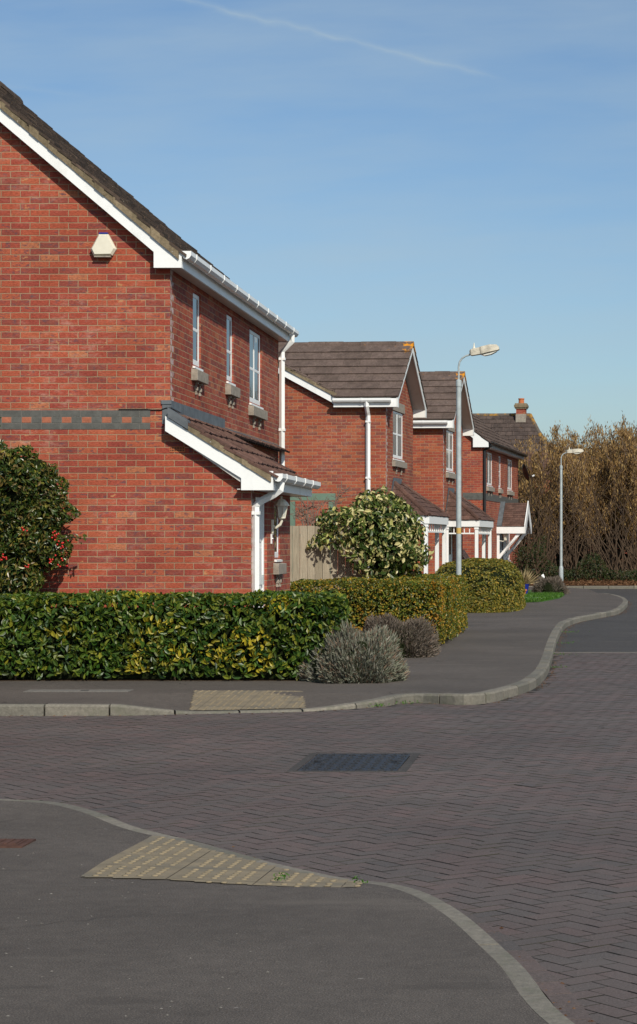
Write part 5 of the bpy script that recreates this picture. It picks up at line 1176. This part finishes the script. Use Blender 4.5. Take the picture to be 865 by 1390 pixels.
# undergrowth
k = 16000; X_ = rng.uniform(-4.5,7.5,k); hmax = .45+.75*np.clip(np.sin(X_*1.3+2)+np.sin(X_*2.9),0,2)*.6+.9*(X_ < -1.35)
P = np.stack([X_, 76.9+rng.uniform(0,3.5,k), .05+hmax*rng.uniform(0,1,k)**1.2], 1); V, Fc = leaves(P, np.tile([0,-1,.6],(k,1)).astype(float), .085, .5, .8)
stuff(npmesh('undergrowth', V, Fc, M['under']), 'dark green and brown undergrowth at the foot of the thicket', 'undergrowth')
k = 9000; P = np.stack([rng.uniform(-4,8,k), rng.uniform(73.8,79,k), np.zeros(k)], 1); P[:,2] = np.interp(P[:,1], [73.2,74.7,76.6,79.1], [0,.01,.06,.2])+.02
V, Fc = leaves(P, np.tile([0,0,1.],(k,1)), .09, .6, .7); stuff(npmesh('fallen_leaves', V, Fc, M['deadleaf']), 'brown fallen leaves on the verge below the thicket', 'leaf litter')
mb = MB()
for i in range(300):
    x = random.uniform(-3.6,7); y = random.uniform(77.3,82); a = random.gauss(0,.5); l = random.uniform(1.4,4.4)
    mb.tube([(x,y,.2),(x+a*l*.4,y+random.gauss(0,.1),.2+l*.5),(x+a*l+random.gauss(0,.15),y,.2+l)], [random.uniform(.018,.035),.016,.006], 4, cap=False)
stuff(mb.build('saplings', M['bark']), 'tangle of thin bare saplings inside the thicket', 'saplings')
# dense ivy clad backing of the thicket
k = 26000; X_ = rng.uniform(-4,8.5,k); P = np.stack([X_, 89.5+rng.uniform(0,2,k)+.4*np.sin(X_*2), rng.uniform(.4,1,k)*0+.5+(3.6+.8*np.sin(X_*1.7)+.5*np.sin(X_*4.1))*rng.uniform(0,1,k)], 1)
V, Fc = leaves(P, np.tile([0,-1,.4],(k,1)).astype(float), .16, .6, .8); stuff(npmesh('ivy_mass', V, Fc, M['under']), 'dark ivy and brush filling the back of the thicket', 'brush')
# distant bare trees
def far_tree(P, hgt, label):
    root = empty('bare_tree', P, 0, label, 'tree', 'bare trees beyond the thicket'); mb = MB(); tw = MB()
    def grow(m, p, d, l, r, lev):
        q = p+d*l; m.tube([tuple(p),tuple((p+q)/2+np.array([random.gauss(0,.05),0,0])),tuple(q)], [r,r*.85,r*.7], 4, cap=False)
        if lev == 0: return
        for i in range(4 if lev > 1 else 5):
            e = d+np.array([random.gauss(0,.45),random.gauss(0,.45),random.gauss(.15,.2)]); e /= np.linalg.norm(e); grow(tw, q-d*l*random.uniform(0,.4), e, l*random.uniform(.6,.8), r*.55, lev-1)
    grow(mb, np.zeros(3), np.array([0,0,1.]), hgt*.32, hgt*.018, 4); mb.build('trunk', M['twig'], root); tw.build('crown', M['twig'], root)
far_tree((-2.6,135,0), 9.5, 'faint bare tree showing above the thicket right of the chimney')
far_tree((-1.2,140,0), 8.8, 'second faint bare tree above the thicket, nearer the far lamp')

# weeds along the kerbs
def weeds(name, pts, label, n=60, size=.022):
    P = []
    for x, y, z, sp in pts:
        for i in range(n): P.append((x+random.gauss(0,sp), y+random.gauss(0,sp*.6), z+abs(random.gauss(0,.012))))
    P = np.array(P); V, Fc = leaves(P, np.tile([0,-.4,1.],(len(P),1)), size, .45, .9); return stuff(npmesh(name, V, Fc, M['grass']), label, 'weeds')
weeds('kerb_weeds', [(-1.78,20.55,-.09,.10),(-2.0,20.2,-.09,.05),(-1.55,20.95,-.09,.05),(-.62,23.1,-.09,.05),(-.36,26.5,-.09,.07),(-.34,29.5,-.09,.12),(-.25,33,-.09,.12),(-.28,37,-.09,.15)], 'tufts of green weeds in the gutter of the far kerb', 40)
weeds('paving_weeds', [(-1.0,9.24,-.03,.02),(-1.02,9.33,-.03,.012),(-1.36,9.2,-.0,.012),(-1.35,9.35,-.01,.01)], 'small green weeds in the joints of the near blister paving', 22, .013)

# grit, small stones and dead leaves lying on the surfaces
def scatter(name, n, fn, r, mat, label, cat):
    mb = MB(); k = 0
    while k < n:
        x, y, z = fn()
        if z is None: continue
        s0 = r*random.uniform(.4,1.3); a = random.uniform(0,3)
        q = [(x+s0*math.cos(a+t), y+s0*.7*math.sin(a+t), z) for t in (0,1.5,3.1,4.6)]; mb.add(q+[(x,y,z+s0*.55)], [(0,1,4),(1,2,4),(2,3,4),(3,0,4)]); k += 1
    return stuff(mb.build(name, M[mat]), label, cat)
def on_near():
    x, y = random.uniform(-4.5,.5), random.uniform(6.2,12); return (x, y, .001 if kerb_side(NK,-1,x,y,.9)[0] else None)
def at_kerb():
    L, sg = (FK, -1) if random.random() < .7 else (NK, 1); i = random.randrange(60, len(L)-10); T = L[i+1]-L[i-1]; T /= np.linalg.norm(T[:2]); d = abs(random.gauss(0,.06))+.02
    return (L[i,0]+T[1]*d*(-sg)*-1*(-1), L[i,1]-T[0]*d*(-sg)*-1*(-1), RZ+.002)
scatter('grit', 260, on_near, .006, 'concrete', 'pale grit and small stones on the near footway', 'grit')
scatter('gutter_grit', 1500, at_kerb, .010, 'deadleaf', 'grit and leaf crumbs gathered along the kerbs', 'grit')
